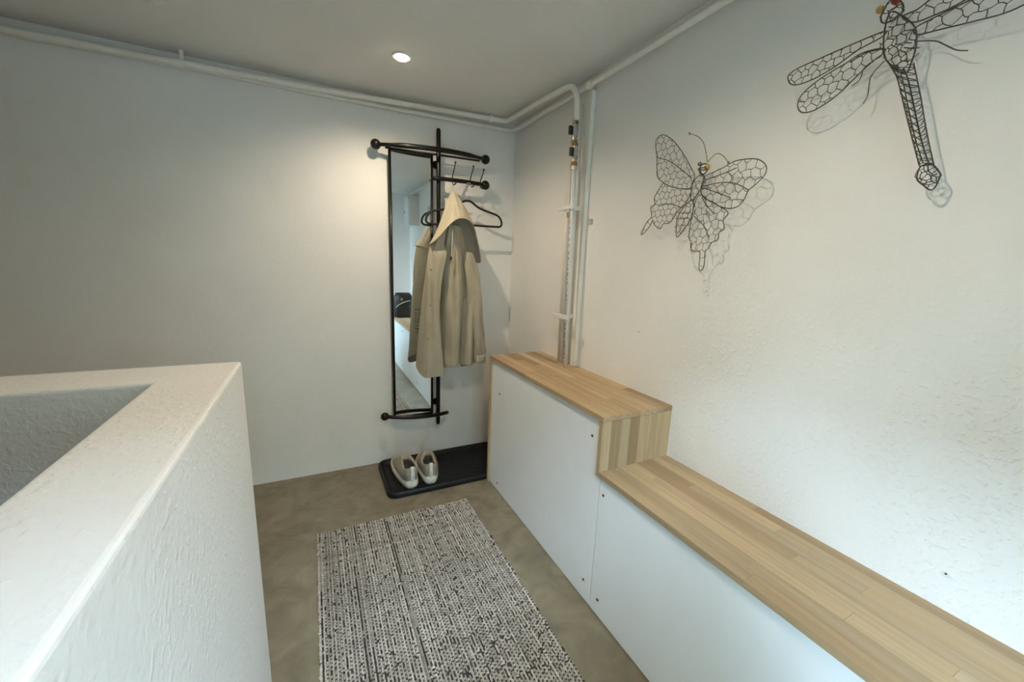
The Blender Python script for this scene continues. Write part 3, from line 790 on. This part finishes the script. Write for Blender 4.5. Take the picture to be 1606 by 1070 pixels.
# each level: z and the plan contour, front from the open placket edge round to the back
#      placket edge            slit                 front folds                                 right side        back
LV = [
 (1.455, [(-0.52,-0.195),(-0.505,-0.205),(-0.495,-0.203),(-0.49,-0.185),(-0.484,-0.202),(-0.462,-0.205),(-0.445,-0.198),(-0.43,-0.192),(-0.415,-0.18),(-0.41,-0.15),(-0.44,-0.13),(-0.49,-0.13),(-0.515,-0.15)]),
 (1.360, [(-0.585,-0.215),(-0.555,-0.228),(-0.525,-0.225),(-0.512,-0.195),(-0.5,-0.222),(-0.47,-0.232),(-0.44,-0.222),(-0.42,-0.212),(-0.4,-0.195),(-0.385,-0.16),(-0.42,-0.122),(-0.5,-0.12),(-0.568,-0.155)]),
 (1.290, [(-0.604,-0.222),(-0.565,-0.232),(-0.516,-0.246),(-0.526,-0.14),(-0.504,-0.196),(-0.462,-0.243),(-0.43,-0.226),(-0.402,-0.18),(-0.378,-0.205),(-0.368,-0.165),(-0.4,-0.118),(-0.5,-0.116),(-0.585,-0.15)]),
 (1.190, [(-0.61,-0.226),(-0.578,-0.238),(-0.536,-0.246),(-0.542,-0.132),(-0.508,-0.182),(-0.46,-0.252),(-0.425,-0.236),(-0.392,-0.18),(-0.362,-0.212),(-0.35,-0.165),(-0.4,-0.116),(-0.52,-0.114),(-0.606,-0.148)]),
 (1.090, [(-0.616,-0.228),(-0.588,-0.242),(-0.548,-0.246),(-0.554,-0.132),(-0.514,-0.182),(-0.462,-0.256),(-0.424,-0.244),(-0.38,-0.18),(-0.35,-0.218),(-0.34,-0.165),(-0.4,-0.116),(-0.54,-0.114),(-0.622,-0.148)]),
 (0.990, [(-0.624,-0.228),(-0.594,-0.243),(-0.554,-0.246),(-0.56,-0.132),(-0.522,-0.182),(-0.466,-0.258),(-0.428,-0.246),(-0.4,-0.18),(-0.352,-0.23),(-0.336,-0.168),(-0.4,-0.116),(-0.55,-0.114),(-0.634,-0.146)]),
 (0.870, [(-0.632,-0.228),(-0.598,-0.245),(-0.548,-0.246),(-0.554,-0.132),(-0.52,-0.182),(-0.47,-0.26),(-0.434,-0.248),(-0.418,-0.18),(-0.362,-0.24),(-0.334,-0.17),(-0.4,-0.116),(-0.56,-0.114),(-0.646,-0.144)]),
 (0.750, [(-0.638,-0.228),(-0.598,-0.246),(-0.536,-0.246),(-0.542,-0.132),(-0.512,-0.182),(-0.474,-0.258),(-0.44,-0.25),(-0.428,-0.18),(-0.366,-0.246),(-0.332,-0.172),(-0.4,-0.116),(-0.565,-0.114),(-0.656,-0.142)]),
 (0.680, [(-0.642,-0.226),(-0.598,-0.246),(-0.528,-0.246),(-0.538,-0.14),(-0.518,-0.21),(-0.47,-0.254),(-0.442,-0.25),(-0.43,-0.18),(-0.368,-0.248),(-0.331,-0.174),(-0.4,-0.116),(-0.565,-0.114),(-0.662,-0.14)]),
 (0.645, [(-0.645,-0.226),(-0.598,-0.246),(-0.522,-0.246),(-0.532,-0.14),(-0.514,-0.21),(-0.468,-0.252),(-0.442,-0.25),(-0.43,-0.18),(-0.368,-0.248),(-0.33,-0.174),(-0.4,-0.116),(-0.565,-0.114),(-0.664,-0.14)]),
]
HEM = [0.600, 0.598, 0.606, 0.622, 0.642, 0.652, 0.654, 0.652, 0.650, 0.648, 0.670, 0.690, 0.655]
def coat_body():
    per = 5
    rows = []
    zs = []
    # resample the levels smoothly in z
    import bisect
    Z = [l[0] for l in LV]
    steps = 46
    for s in range(steps+1):
        f = s/steps*(len(LV)-1); i = min(int(f), len(LV)-2); u = f-i
        g = lambda j: LV[max(0, min(len(LV)-1, j))]
        w = [0.5*(-u+2*u*u-u**3), 0.5*(2-5*u*u+3*u**3), 0.5*(u+4*u*u-3*u**3), 0.5*(-u*u+u**3)]
        z = sum(w[k]*g(i-1+k)[0] for k in range(4))
        ctr = []
        for c in range(13):
            ctr.append(Vector((sum(w[k]*g(i-1+k)[1][c][0] for k in range(4)), sum(w[k]*g(i-1+k)[1][c][1] for k in range(4)), 0)))
        loop = smooth_path(ctr, per, True)
        rows.append([z, loop])
    nn = len(rows[0][1])
    hem = smooth_path([(h, 0, 0) for h in HEM], per, True)
    out = []
    zt, zb = rows[0][0], rows[-1][0]
    for z, loop in rows:
        k = (zt-z)/(zt-zb)
        ring = []
        for j, q in enumerate(loop):
            a = 2*math.pi*j/nn
            zz = z+(hem[j].x-zb)*max(0, (k-0.35)/0.65)**1.5
            # soft creases
            amp = 0.0055*math.sin(math.pi*min(1, k*1.15+0.1))
            dyy = amp*(math.sin(9*a+5*z)+0.6*math.sin(17*a-11*z+1.3))+0.0030*math.sin(31*z+6*a)*(1-k)
            # slanting drag folds from the shoulder and hanging pleats towards the hem
            dyy += 0.0065*max(0.0, math.sin(13*a+9*z))**2*math.sin(math.pi*k)-0.004*max(0.0, math.sin(21*a-6*z+0.7))**3*k
            ring.append((q.x+dyy*0.5, q.y+dyy, zz))
        out.append(ring)
    return MB().loops(out, True, False)
body = coat_body().build('coat_body', M['coat'], coat, smooth=True, sub=1)
md = body.modifiers.new('cloth', 'SOLIDIFY'); md.thickness = 0.0015; md.offset = -1
body.modifiers.move(1, 0)

# sleeves
def sleeve(pts, rads, flat, name='sleeve'):
    P = smooth_path(pts, 6); k = len(P); out = []
    n = 20
    R = [Vector((r, 0, 0)) for r in rads]; R = [q.x for q in smooth_path([(r, 0, 0) for r in rads], 6)]
    for i, q in enumerate(P):
        ring = []
        for j in range(n):
            a = 2*math.pi*j/n
            cr = 1+0.10*math.sin(3*a+i*0.35)+0.08*math.sin(5*a-i*0.6)+(0.06*math.sin(i*1.9) if i > k-9 else 0)
            ring.append((q.x+R[i]*cr*math.cos(a), q.y+R[i]*flat*cr*math.sin(a), q.z+0.004*math.sin(2*a+i)))
        out.append(ring)
    r_in = [[(P[-1].x+(x-P[-1].x)*0.8, P[-1].y+(y-P[-1].y)*0.8, z+0.03) for x, y, z in out[-1]]]
    o = MB().loops(out+r_in, True, True).build(name, M['coat'], coat, smooth=True, sub=1)
    return o, P, R
s1, P1, R1 = sleeve([(-0.372, -0.185, 1.315), (-0.350, -0.190, 1.20), (-0.330, -0.195, 1.05), (-0.312, -0.198, 0.88), (-0.297, -0.200, 0.74), (-0.290, -0.200, 0.655)], [0.030, 0.042, 0.046, 0.045, 0.042, 0.036], 0.75)
cu = MB().loops([[(P1[-2].x+(R1[-2]*1.06)*math.cos(2*math.pi*j/20), P1[-2].y+R1[-2]*0.8*math.sin(2*math.pi*j/20), z) for j in range(20)] for z in (0.700, 0.690, 0.664, 0.655)], False, False)
co = cu.build('cuff', M['coat'], s1, smooth=True); md = co.modifiers.new('thick', 'SOLIDIFY'); md.thickness = 0.002
s2, P2, R2 = sleeve([(-0.42, -0.150, 1.30), (-0.40, -0.155, 1.10), (-0.385, -0.155, 0.90), (-0.375, -0.155, 0.74), (-0.366, -0.155, 0.618)], [0.028, 0.036, 0.036, 0.034, 0.030], 0.6)

# hood: a bell of cloth from the hook, its rim arching open at the front
PK = Vector((-0.452, -0.140, 1.652))
RIM = [(-.598,1.345,-.238),(-.560,1.385,-.262),(-.515,1.440,-.270),(-.470,1.478,-.268),(-.425,1.488,-.258),(-.385,1.478,-.248),(-.352,1.445,-.232),(-.326,1.385,-.212),(-.300,1.315,-.190),(-.286,1.258,-.172),
       (-.318,1.258,-.140),(-.365,1.262,-.116),(-.430,1.285,-.108),(-.500,1.310,-.108),(-.555,1.330,-.130),(-.592,1.340,-.175)]
def hood():
    rim = smooth_path([(a, b, c) for a, c, b in RIM], 4, True)
    rows = []
    n = len(rim); K = 14
    for i in range(K+1):
        k = i/K
        ring = []
        for j, q in enumerate(rim):
            a = 2*math.pi*j/n
            p = PK.lerp(q, k)
            # convex cloth: keep more width near the crown, sag between folds
            cen = PK.lerp(Vector((-0.45, -0.18, 1.38)), k)
            out_ = (p-cen); out_.z = 0
            f = 1+0.10*math.sin(math.pi*k)*(1-k)+0.07*math.sin(math.pi*k)*math.sin(5*a+2.5)+0.05*math.sin(math.pi*k)*math.sin(9*a+6*k)
            if out_.x < 0: f *= 1-0.26*math.sin(math.pi*k)      # the free side hangs hollow below the crown
            p2 = cen+out_*f; p2.z = p.z+0.012*math.sin(math.pi*k)
            if i == 0:
                p2 = PK+Vector((0.008*math.cos(a), 0.008*math.sin(a), 0.0))
            if k > 0.75:
                wv = 0.004*math.sin(26*a)*(k-0.75)/0.25*(1 if 0.35*n < j < 0.6*n else 0.25)
                p2 += Vector((wv, wv, 0))
            ring.append(tuple(p2))
        rows.append(ring)
    return MB().loops(rows, True, False)
hd = hood().build('hood', M['coat'], coat, smooth=True, sub=1)
md = hd.modifiers.new('cloth', 'SOLIDIFY'); md.thickness = 0.002; md.offset = -1
hd.modifiers.move(1, 0)
rim = smooth_path([(a, b, c) for a, c, b in RIM], 6, True)
MB().tube(rim, 0.0030, 6, closed=True).build('hood_hem', M['coat'], coat, smooth=True)
MB().tube(smooth_path([(-0.452, -0.138, 1.650), (-0.449, -0.130, 1.672), (-0.443, -0.122, 1.688), (-0.437, -0.112, 1.684), (-0.445, -0.120, 1.660), (-0.454, -0.140, 1.650)], 4), 0.0022, 6).build('hanging_loop', M['lining'], coat, smooth=True)
MB().tube(smooth_path([(-0.486, -0.255, 1.425), (-0.489, -0.262, 1.37), (-0.492, -0.262, 1.30), (-0.494, -0.258, 1.268)], 4), 0.0022, 6).build('drawstring', M['white_tab'], coat, smooth=True)
MB().tube([(-0.494, -0.258, 1.282), (-0.495, -0.258, 1.262)], 0.0055, 8).build('cord_stopper', M['blackplastic'], coat, smooth=True)

dg = bpy.context.evaluated_depsgraph_get()
bvh_body = BVHTree.FromObject(body, dg)
bvh_hood = BVHTree.FromObject(hd, dg)
def surf(x, z, back=False, bv=None, o=None):
    o = o or body; bv = bv or bvh_body
    off = ORIGIN[o]
    y0 = 0.5 if back else -0.8
    hit = bv.ray_cast(Vector((x, y0, z))-off, Vector((0, -1 if back else 1, 0)))
    return (hit[0]+off).y if hit[0] else None
def snap(x, z, bv=None, o=None, r=0.0055):
    y = surf(x, z, False, bv, o)
    if y is None: return
    n = 12
    L = [[(x+rr*math.cos(2*math.pi*j/n), y-d, z+rr*math.sin(2*math.pi*j/n)) for j in range(n)] for d, rr in ((-0.001, r), (0.0012, r), (0.002, r*0.8), (0.0012, r*0.45))]
    MB().loops(L).build('snap', M['snap'], coat, smooth=True)
snap(-0.560, 1.372, bvh_hood, hd, 0.0065)
for x, z in ((-0.598, 1.205), (-0.606, 1.010), (-0.617, 0.825), (-0.630, 0.628)): snap(x, z)
# a small block of printed text low on the back of the coat
pt = MB(); rg = random.Random(9)
for r_, (z, w, hh) in enumerate(((0.952, 0.060, 0.008), (0.930, 0.060, 0.005), (0.918, 0.055, 0.005), (0.900, 0.055, 0.005), (0.888, 0.058, 0.005), (0.876, 0.04, 0.005), (0.855, 0.034, 0.005), (0.832, 0.026, 0.009), (0.812, 0.055, 0.005))):
    x = -0.628
    while x < -0.628+w:
        l = rg.uniform(0.005, 0.014)
        y = surf(x+l/2, z, True)
        if y is not None: pt.box(x, x+l, y-0.0005, y+0.0006, z, z+hh)
        x += l+0.003
if pt.v: pt.build('printed_text', M['ink'], body)['kind'] = 'stuff'

# ------------------------------------------------------------------ pipes
def clip(parent, c, axis, r, wallv, mat=None):
    """a saddle clip: ring round the pipe plus a foot to the wall or ceiling"""
    c = Vector(c); n = 12; L = []
    for dz in (-0.008, 0.008):
        for rr in (r+0.0005, r+0.0045):
            ring = []
            for j in range(n):
                a = 2*math.pi*j/n
                if axis == 'x': ring.append((c.x+dz, c.y+rr*math.cos(a), c.z+rr*math.sin(a)))
                elif axis == 'y': ring.append((c.x+rr*math.cos(a), c.y+dz, c.z+rr*math.sin(a)))
                else: ring.append((c.x+rr*math.cos(a), c.y+rr*math.sin(a), c.z+dz))
            L.append(ring)
    m = MB().loops([L[0], L[1], L[3], L[2], L[0]], False, False)
    m.tube([c+Vector(wallv).normalized()*(r+0.002), c+Vector(wallv)], 0.008, 8)
    return m.build('pipe_clip', mat or M['pipe'], parent)

t = thing('heating_pipe', (-1.1, -0.055, 2.055), 'white painted pipe along the back wall that bends out to the valves', 'pipe')
VX, VY = -0.070, -0.770
path = fillet([(LEFT, -0.048, 2.022), (-2.2, -0.048, 2.040), (-1.0, -0.060, 2.058), (-0.190, -0.085, 2.080), (-0.110, -0.100, 2.076), (-0.112, -0.560, 2.055), (-0.085, VY, 2.055), (VX, VY, 1.905)], 0.07, 7)
MB().tube(path, 0.0135, 12).build('pipe', M['pipe'], t, smooth=True)
clip(t, (-1.636, -0.0525, 2.0487), 'x', 0.0135, (0, 0, 0.0508))
clip(t, (-0.205, -0.0845, 2.0792), 'x', 0.0135, (0, 0, 0.0203))
t = thing('conduit_pipe', (-0.6, -0.03, 2.04), 'thin white pipe under the bigger one, turning the corner along the ceiling', 'pipe')
path = fillet([(LEFT, -0.0135, 2.036), (-1.6, -0.0135, 2.052), (-0.95, -0.0150, 2.050), (-0.040, -0.030, 2.056), (-0.036, -0.12, 2.050), (-0.034, -0.9, 2.046), (-0.034, REAR+0.005, 2.046)], 0.05, 6)
MB().tube(path, 0.0120, 12).build('pipe', M['pipe'], t, smooth=True)
clip(t, (-0.220, -0.0280, 2.0548), 'x', 0.0120, (0, 0.0280, 0))
MB().ball((-0.034, -0.800, 2.0465), 0.018, 12, 8, (1, 1.5, 1)).build('joint', M['pipe'], t, smooth=True)

def valve(z, dy, flip, label):
    t = thing('shutoff_valve', (VX, VY+dy, z), label, 'valve')
    MB().tube([(VX, VY+dy, z-0.045), (VX, VY+dy, z-0.02), (VX, VY+dy, z-0.0195), (VX, VY+dy, z+0.0195), (VX, VY+dy, z+0.02), (VX, VY+dy, z+0.045)], [0.0105, 0.0105, 0.0135, 0.0135, 0.0105, 0.0105], 12).build('valve_body', M['steel'], t, smooth=False)
    MB().tube([(VX, VY+dy, z-0.052), (VX, VY+dy, z-0.034)], 0.0155, 6).build('nut', M['brass'], t)
    MB().tube([(VX, VY+dy, z+0.034), (VX, VY+dy, z+0.046)], 0.0145, 6).build('nut', M['brass'], t)
    MB().box(VX-0.030, VX-0.012, VY+dy+0.004*flip-0.006, VY+dy+0.004*flip+0.008, z-0.012, z+0.026, 0.003).build('lever', M['blackplastic'], t)
    return t
valve(1.855, 0.010, 1, 'upper brass and steel shutoff valve, black lever turned to the back wall')
valve(1.760, 0.000, -1, 'lower brass and steel shutoff valve at the top of the plastic pipe')
RZ = H1
t = thing('riser_pipe', (-0.068, -0.775, RZ), 'white plastic riser pipe with printed marks below the valves', 'pipe')
MB().tube([(-0.070, VY, 1.715), (-0.068, -0.780, 1.4), (-0.066, -0.796, RZ+0.0005)], 0.0105, 12).build('pipe', M['pex'], t, smooth=True)
MB().tube([(-0.070, VY, 1.722), (-0.070, VY, 1.690)], 0.0128, 10).build('ferrule', M['steel'], t)
pm = MB(); rg = random.Random(4)
z = 1.66
while z > RZ+0.03:
    l = rg.uniform(0.004, 0.018)
    k = (1.715-z)/(1.715-RZ)
    if rg.random() < 0.75: pm.box(-0.0795+0.003*k, -0.0775+0.003*k, VY-0.0025-0.026*k, VY+0.0015-0.026*k, z-l, z)
    z -= l+rg.uniform(0.006, 0.02)
pm.build('printed_text', M['ink'], t)['kind'] = 'stuff'
for dx, dy, r, zt, lab in ((-0.025, -0.668, 0.0115, 1.60, 'white riser pipe on the back-wall side of the printed pipe, between the clamps'), (-0.028, -0.738, 0.0105, 1.985, 'white riser pipe squeezed between the printed pipe and the flat trunking')):
    o = MB().tube([(dx, dy, zt), (dx, dy, 1.3), (dx, dy-0.012, RZ+0.0005)], r, 12).build('riser_pipe', M['pipe'], smooth=True)
    tag(o, lab, 'pipe')
o = MB().tube([(-0.045, -0.710, 1.74), (-0.045, -0.710, 1.4), (-0.043, -0.722, RZ+0.0005)], 0.008, 10).build('riser_pipe', M['pex'], smooth=True)
tag(o, 'thinnest white riser pipe tucked behind the printed pipe and valves', 'pipe')
o = MB().box(-0.022, -0.0005, -0.806, -0.772, RZ+0.0005, 2.030, 0.002).build('cable_trunking', M['pipe'])
tag(o, 'flat white cable trunking running from worktop to ceiling beside the riser pipes', 'trunking')
for z, lab in ((1.525, 'upper white plastic clamp bar holding the riser pipes'), (1.005, 'lower white plastic clamp bar holding the riser pipes near the worktop')):
    t = thing('pipe_clamp', (-0.05, -0.75, z), lab, 'clamp')
    MB().box(-0.090, -0.081, -0.812, -0.684, z-0.011, z+0.011, 0.003).build('clamp_bar', M['pex'], t)
    MB().box(-0.082, -0.0005, -0.6925, -0.6865, z-0.009, z+0.009).build('clamp_arm', M['pex'], t)
    MB().box(-0.082, -0.0005, -0.7640, -0.7580, z-0.009, z+0.009).build('clamp_arm', M['pex'], t)

# ------------------------------------------------------------------ wire insects on the wall
def inside(p, poly):
    x, y = p; c = False; n = len(poly); j = n-1
    for i in range(n):
        xi, yi = poly[i]; xj, yj = poly[j]
        if (yi > y) != (yj > y) and x < (xj-xi)*(y-yi)/(yj-yi)+xi: c = not c
        j = i
    return c
def clip_seg(a, b, poly):
    """first crossing of a (inside) -> b (outside) with the outline"""
    best = 1.0; n = len(poly)
    for i in range(n):
        c, d_ = poly[i], poly[(i+1) % n]
        r = (b[0]-a[0], b[1]-a[1]); s = (d_[0]-c[0], d_[1]-c[1])
        den = r[0]*s[1]-r[1]*s[0]
        if abs(den) < 1e-12: continue
        tt = ((c[0]-a[0])*s[1]-(c[1]-a[1])*s[0])/den; u = ((c[0]-a[0])*r[1]-(c[1]-a[1])*r[0])/den
        if 0 <= tt <= best and 0 <= u <= 1: best = tt
    return (a[0]+r[0]*0+(b[0]-a[0])*best, a[1]+(b[1]-a[1])*best)
def net(mb, pts, cell, r, seed, jit=0.28):
    """irregular honeycomb of wire inside a 3-D outline that is nearly parallel to the wall"""
    P = [Vector(q) for q in pts]
    poly = [(q.y, q.z) for q in P]
    # depth: plane x = a + b*y + c*z fitted through the outline
    c0 = sum(P, Vector())/len(P)
    n = len(P); A = [[0]*3 for _ in range(3)]; B = [0]*3
    for q in P:
        v = (1, (q.y-c0.y)*10, (q.z-c0.z)*10)
        for i in range(3):
            B[i] += v[i]*(q.x-c0.x)
            for j in range(3): A[i][j] += v[i]*v[j]
    for i in range(3): A[i][i] += 1e-5
    s = Matrix(A).inverted() @ Vector(B)
    dep = lambda y, z: c0.x+s[0]+s[1]*10*(y-c0.y)+s[2]*10*(z-c0.z)
    rg = random.Random(seed)
    ymin, ymax = min(q[0] for q in poly)-cell, max(q[0] for q in poly)+cell
    zmin, zmax = min(q[1] for q in poly)-cell, max(q[1] for q in poly)+cell
    e = cell/math.sqrt(3)
    V_ = {}
    def vert(i, j):
        if (i, j) not in V_:
            # honeycomb as a brick lattice
            y = ymin+i*cell/2; z = zmin+j*1.5*e+(e*0.25 if (i+j) % 2 else -e*0.25)
            V_[(i, j)] = (y+rg.uniform(-jit, jit)*cell*0.6, z+rg.uniform(-jit, jit)*cell*0.6)
        return V_[(i, j)]
    ni = int((ymax-ymin)/(cell/2))+2; nj = int((zmax-zmin)/(1.5*e))+2
    for i in range(ni):
        for j in range(nj):
            nb = [(i+1, j)]
            if (i+j) % 2: nb.append((i, j+1))
            for q in nb:
                a, b = vert(i, j), vert(*q)
                ia, ib = inside(a, poly), inside(b, poly)
                if not ia and not ib: continue
                if not ia: b = clip_seg(b, a, poly); a = vert(*q)
                elif not ib: b = clip_seg(a, b, poly)
                m_ = ((a[0]+b[0])/2+rg.uniform(-.08, .08)*cell, (a[1]+b[1])/2+rg.uniform(-.08, .08)*cell)
                dx = rg.uniform(-0.0015, 0.0015)
                mb.tube([(dep(*a), a[0], a[1]), (dep(*m_)+dx, m_[0], m_[1]), (dep(*b), b[0], b[1])], r, 4, cap=False)
    return mb
def wing(name, pts, cell, seed, parent, extra=(), r0=0.0014, r1=0.00085):
    m = MB(); net(m, pts, cell, r1, seed)
    m.tube(smooth_path(pts, 4, True), r0, 6, closed=True)
    for e in extra: m.tube(smooth_path(e, 4), 0.0014, 5)
    return m.build(name, M['wire'], parent, smooth=True)
def cage(name, pts, parent, mat, depth, cell, seed):
    """a rounded wire basket: outline, a bowed front net and its mirror towards the wall"""
    P = [Vector(q) for q in pts]; c = sum(P, Vector())/len(P)
    m = MB().tube(smooth_path(pts, 4, True), 0.0015, 6, closed=True)
    fr = MB(); net(fr, pts, cell, 0.0009, seed)
    rad = max((q-c).length for q in P)
    for sgn in (-1, 1):
        vs_ = []
        for q in fr.v:
            d_ = math.hypot(q[1]-c.y, q[2]-c.z)/rad
            vs_.append((q[0]+sgn*depth*max(0, 1-d_*d_)**0.5, q[1], q[2]))
        m.add(vs_, fr.f)
    return m.build(name, mat, parent, smooth=True)

t = thing('wire_butterfly', (0.0, -1.45, 1.45), 'dark wire butterfly sculpture with netted wings hung on the white wall', 'wall art')
wing('wing', BF['fl'], 0.026, 1, t, (BF['vfl'],))
wing('wing', BF['hl'], 0.024, 2, t, (BF['vhl'],))
wing('wing', BF['fr'], 0.030, 3, t, (BF['vfr'], BF['vfr2'], BF['pin']))
wing('wing', BF['hr'], 0.026, 4, t, (BF['vhr'], BF['vhr2']))
cage('thorax', BF['th'], t, M['wire'], 0.014, 0.022, 5)
cage('abdomen', BF['ab'], t, M['wire'], 0.012, 0.024, 6)
hc = Vector(BF['head'][0])
hm = MB()
for ax in range(3):
    ring = []
    for j in range(16):
        a = 2*math.pi*j/16; q = [0.016*math.cos(a), 0.016*math.sin(a)]; q.insert(ax, 0.0); ring.append(hc+Vector(q))
    hm.tube(ring, 0.0016, 6, closed=True)
ho = hm.build('head', M['wire'], t, smooth=True)
MB().ball(BF['eyes'][0], 0.0068, 12, 8).build('bead_eye', M['bead_grey'], t, smooth=True)
MB().ball(BF['eyes'][1], 0.0088, 12, 8).build('bead_eye', M['bead_amber'], t, smooth=True)
for k in ('an1', 'an2'):
    a = MB().tube(smooth_path(BF[k], 5), 0.0012, 6).build('antenna', M['copper'], t, smooth=True)
    MB().ball(BF[k][-1], 0.0038, 10, 7).build('antenna_tip', M['bead_grey'], a, smooth=True)
MB().tube([(0.0, -1.452, 1.520), (-0.045, -1.460, 1.512)], 0.0014, 6).build('hanging_pin', M['wire'], t)

t = thing('wire_dragonfly', (0.0, -1.95, 1.65), 'dark wire dragonfly sculpture with long netted wings high on the white wall', 'wall art')
wing('wing', DF['ul'], 0.019, 11, t)
wing('wing', DF['ll'], 0.020, 12, t, (DF['pin'],))
wing('wing', DF['ur'], 0.024, 13, t)
wing('wing', DF['lr'], 0.024, 14, t)
cage('thorax', DF['th'], t, M['wire'], 0.020, 0.022, 15)
cage('head', DF['head'], t, M['wire'], 0.016, 0.020, 16)
tm = MB()
tl, tc, tr = [smooth_path(DF[k], 3) for k in ('tl', 'tc', 'tr')]
tb = [q.copy() for q in tc]
for q in tc: q.x -= 0.015
for q in tb: q.x += 0.015
for pth in (tl, tc, tr, tb): tm.tube(pth, 0.0012, 6)
rg = random.Random(31)
N = len(tl)
prev = None
for i in range(N):
    ring = [tl[i], tc[i], tr[i], tb[i]]
    if i:
        tm.tube(smooth_path(ring, 3, True), 0.0009, 5, closed=True)
    if i < N-1:
        a, b = (tl[i], tc[i+1]) if i % 2 else (tc[i], tl[i+1])
        tm.tube([a, (a+b)/2+Vector((-0.003, 0, rg.uniform(-.003, .003))), b], 0.0009, 4, cap=False)
tm.build('tail', M['wire'], t, smooth=True)
cage('tail_tip', DF['tip'], t, M['wire'], 0.014, 0.016, 17)
MB().ball(DF['eyes'][0], 0.0075, 12, 8).build('bead_eye', M['bead_amber'], t, smooth=True)
MB().ball(DF['eyes'][1], 0.0090, 12, 8).build('bead_eye', M['bead_red'], t, smooth=True)
for k in ('g1', 'g2', 'g3'): MB().tube(smooth_path(DF[k], 4), 0.0011, 6).build('leg', M['wire'], t, smooth=True)
MB().tube([(0.0, -1.925, 1.735), (-0.048, -1.925, 1.725)], 0.0014, 6).build('hanging_pin', M['wire'], t)

# ------------------------------------------------------------------ small fixings on the rough wall
def plug(y, z, label, r=0.009):
    t = thing('wall_plug', (0, y, z), label, 'wall plug')
    n = 14
    L = [[(-dx, y+rr*math.cos(2*math.pi*j/n), z+rr*math.sin(2*math.pi*j/n)) for j in range(n)] for dx, rr in ((-0.002, r), (0.0015, r), (0.003, r*0.7), (0.0005, r*0.3))]
    MB().loops(L).build('collar', M['pex'], t, smooth=True)
    MB().tube([(-0.001, y, z), (-0.0022, y, z)], r*0.28, 8).build('hole', M['blackplastic'], t)
plug(-2.163, 0.635, 'round white wall plug just above the long low worktop', 0.0075)
plug(-1.207, 1.001, 'small white wall plug above the tall box near the riser pipes', 0.0055)
plug(-2.290, 0.633, 'white wall plug beside another, further along the low worktop', 0.009)

# ------------------------------------------------------------------ seen in the mirror: meter box and bag
t = thing('electrical_box', (-0.06, -2.76, 1.66), 'white metal electrical box high on the wall, seen in the mirror', 'electrical box')
MB().box(-0.115, -0.0005, -2.90, -2.64, 1.665, 2.015, 0.004).build('box_body', M['box'], t)
dd = MB().box(-0.123, -0.1155, -2.896, -2.644, 1.670, 2.010, 0.003).build('box_door', M['box'], t)
for z in (1.70, 1.98): MB().tube([(-0.1225, -2.66, z), (-0.126, -2.66, z)], 0.006, 10).build('screw', M['screw'], dd)
MB().box(-0.128, -0.1232, -2.885, -2.87, 1.82, 1.85).build('latch', M['blackplastic'], dd)

t = thing('black_bag', (-0.19, -2.72, H2), 'black leather bag standing on the low worktop, seen in the mirror', 'bag')
L = []
for z, wx, wy in ((0.001, 0.100, 0.080), (0.012, 0.118, 0.095), (0.09, 0.122, 0.100), (0.20, 0.118, 0.085), (0.27, 0.105, 0.055), (0.30, 0.085, 0.030), (0.305, 0.07, 0.018)):
    ring = []
    for j in range(28):
        a = 2*math.pi*j/28
        ring.append((-0.190+wx*math.copysign(abs(math.cos(a))**0.6, math.cos(a)), -2.72+wy*math.copysign(abs(math.sin(a))**0.6, math.sin(a)), H2+z))
    L.append(ring)
MB().loops(L).build('bag_body', M['leather'], t, smooth=True)
MB().tube(smooth_path([(-0.29, -2.628, H2+0.13), (-0.25, -2.612, H2+0.17), (-0.19, -2.60, H2+0.20), (-0.12, -2.615, H2+0.215)], 5), 0.006, 8).build('strap', M['steel'], t, smooth=True)
MB().box(-0.235, -0.215, -2.628, -2.612, H2+0.215, H2+0.245, 0.003).build('buckle', M['steel'], t)
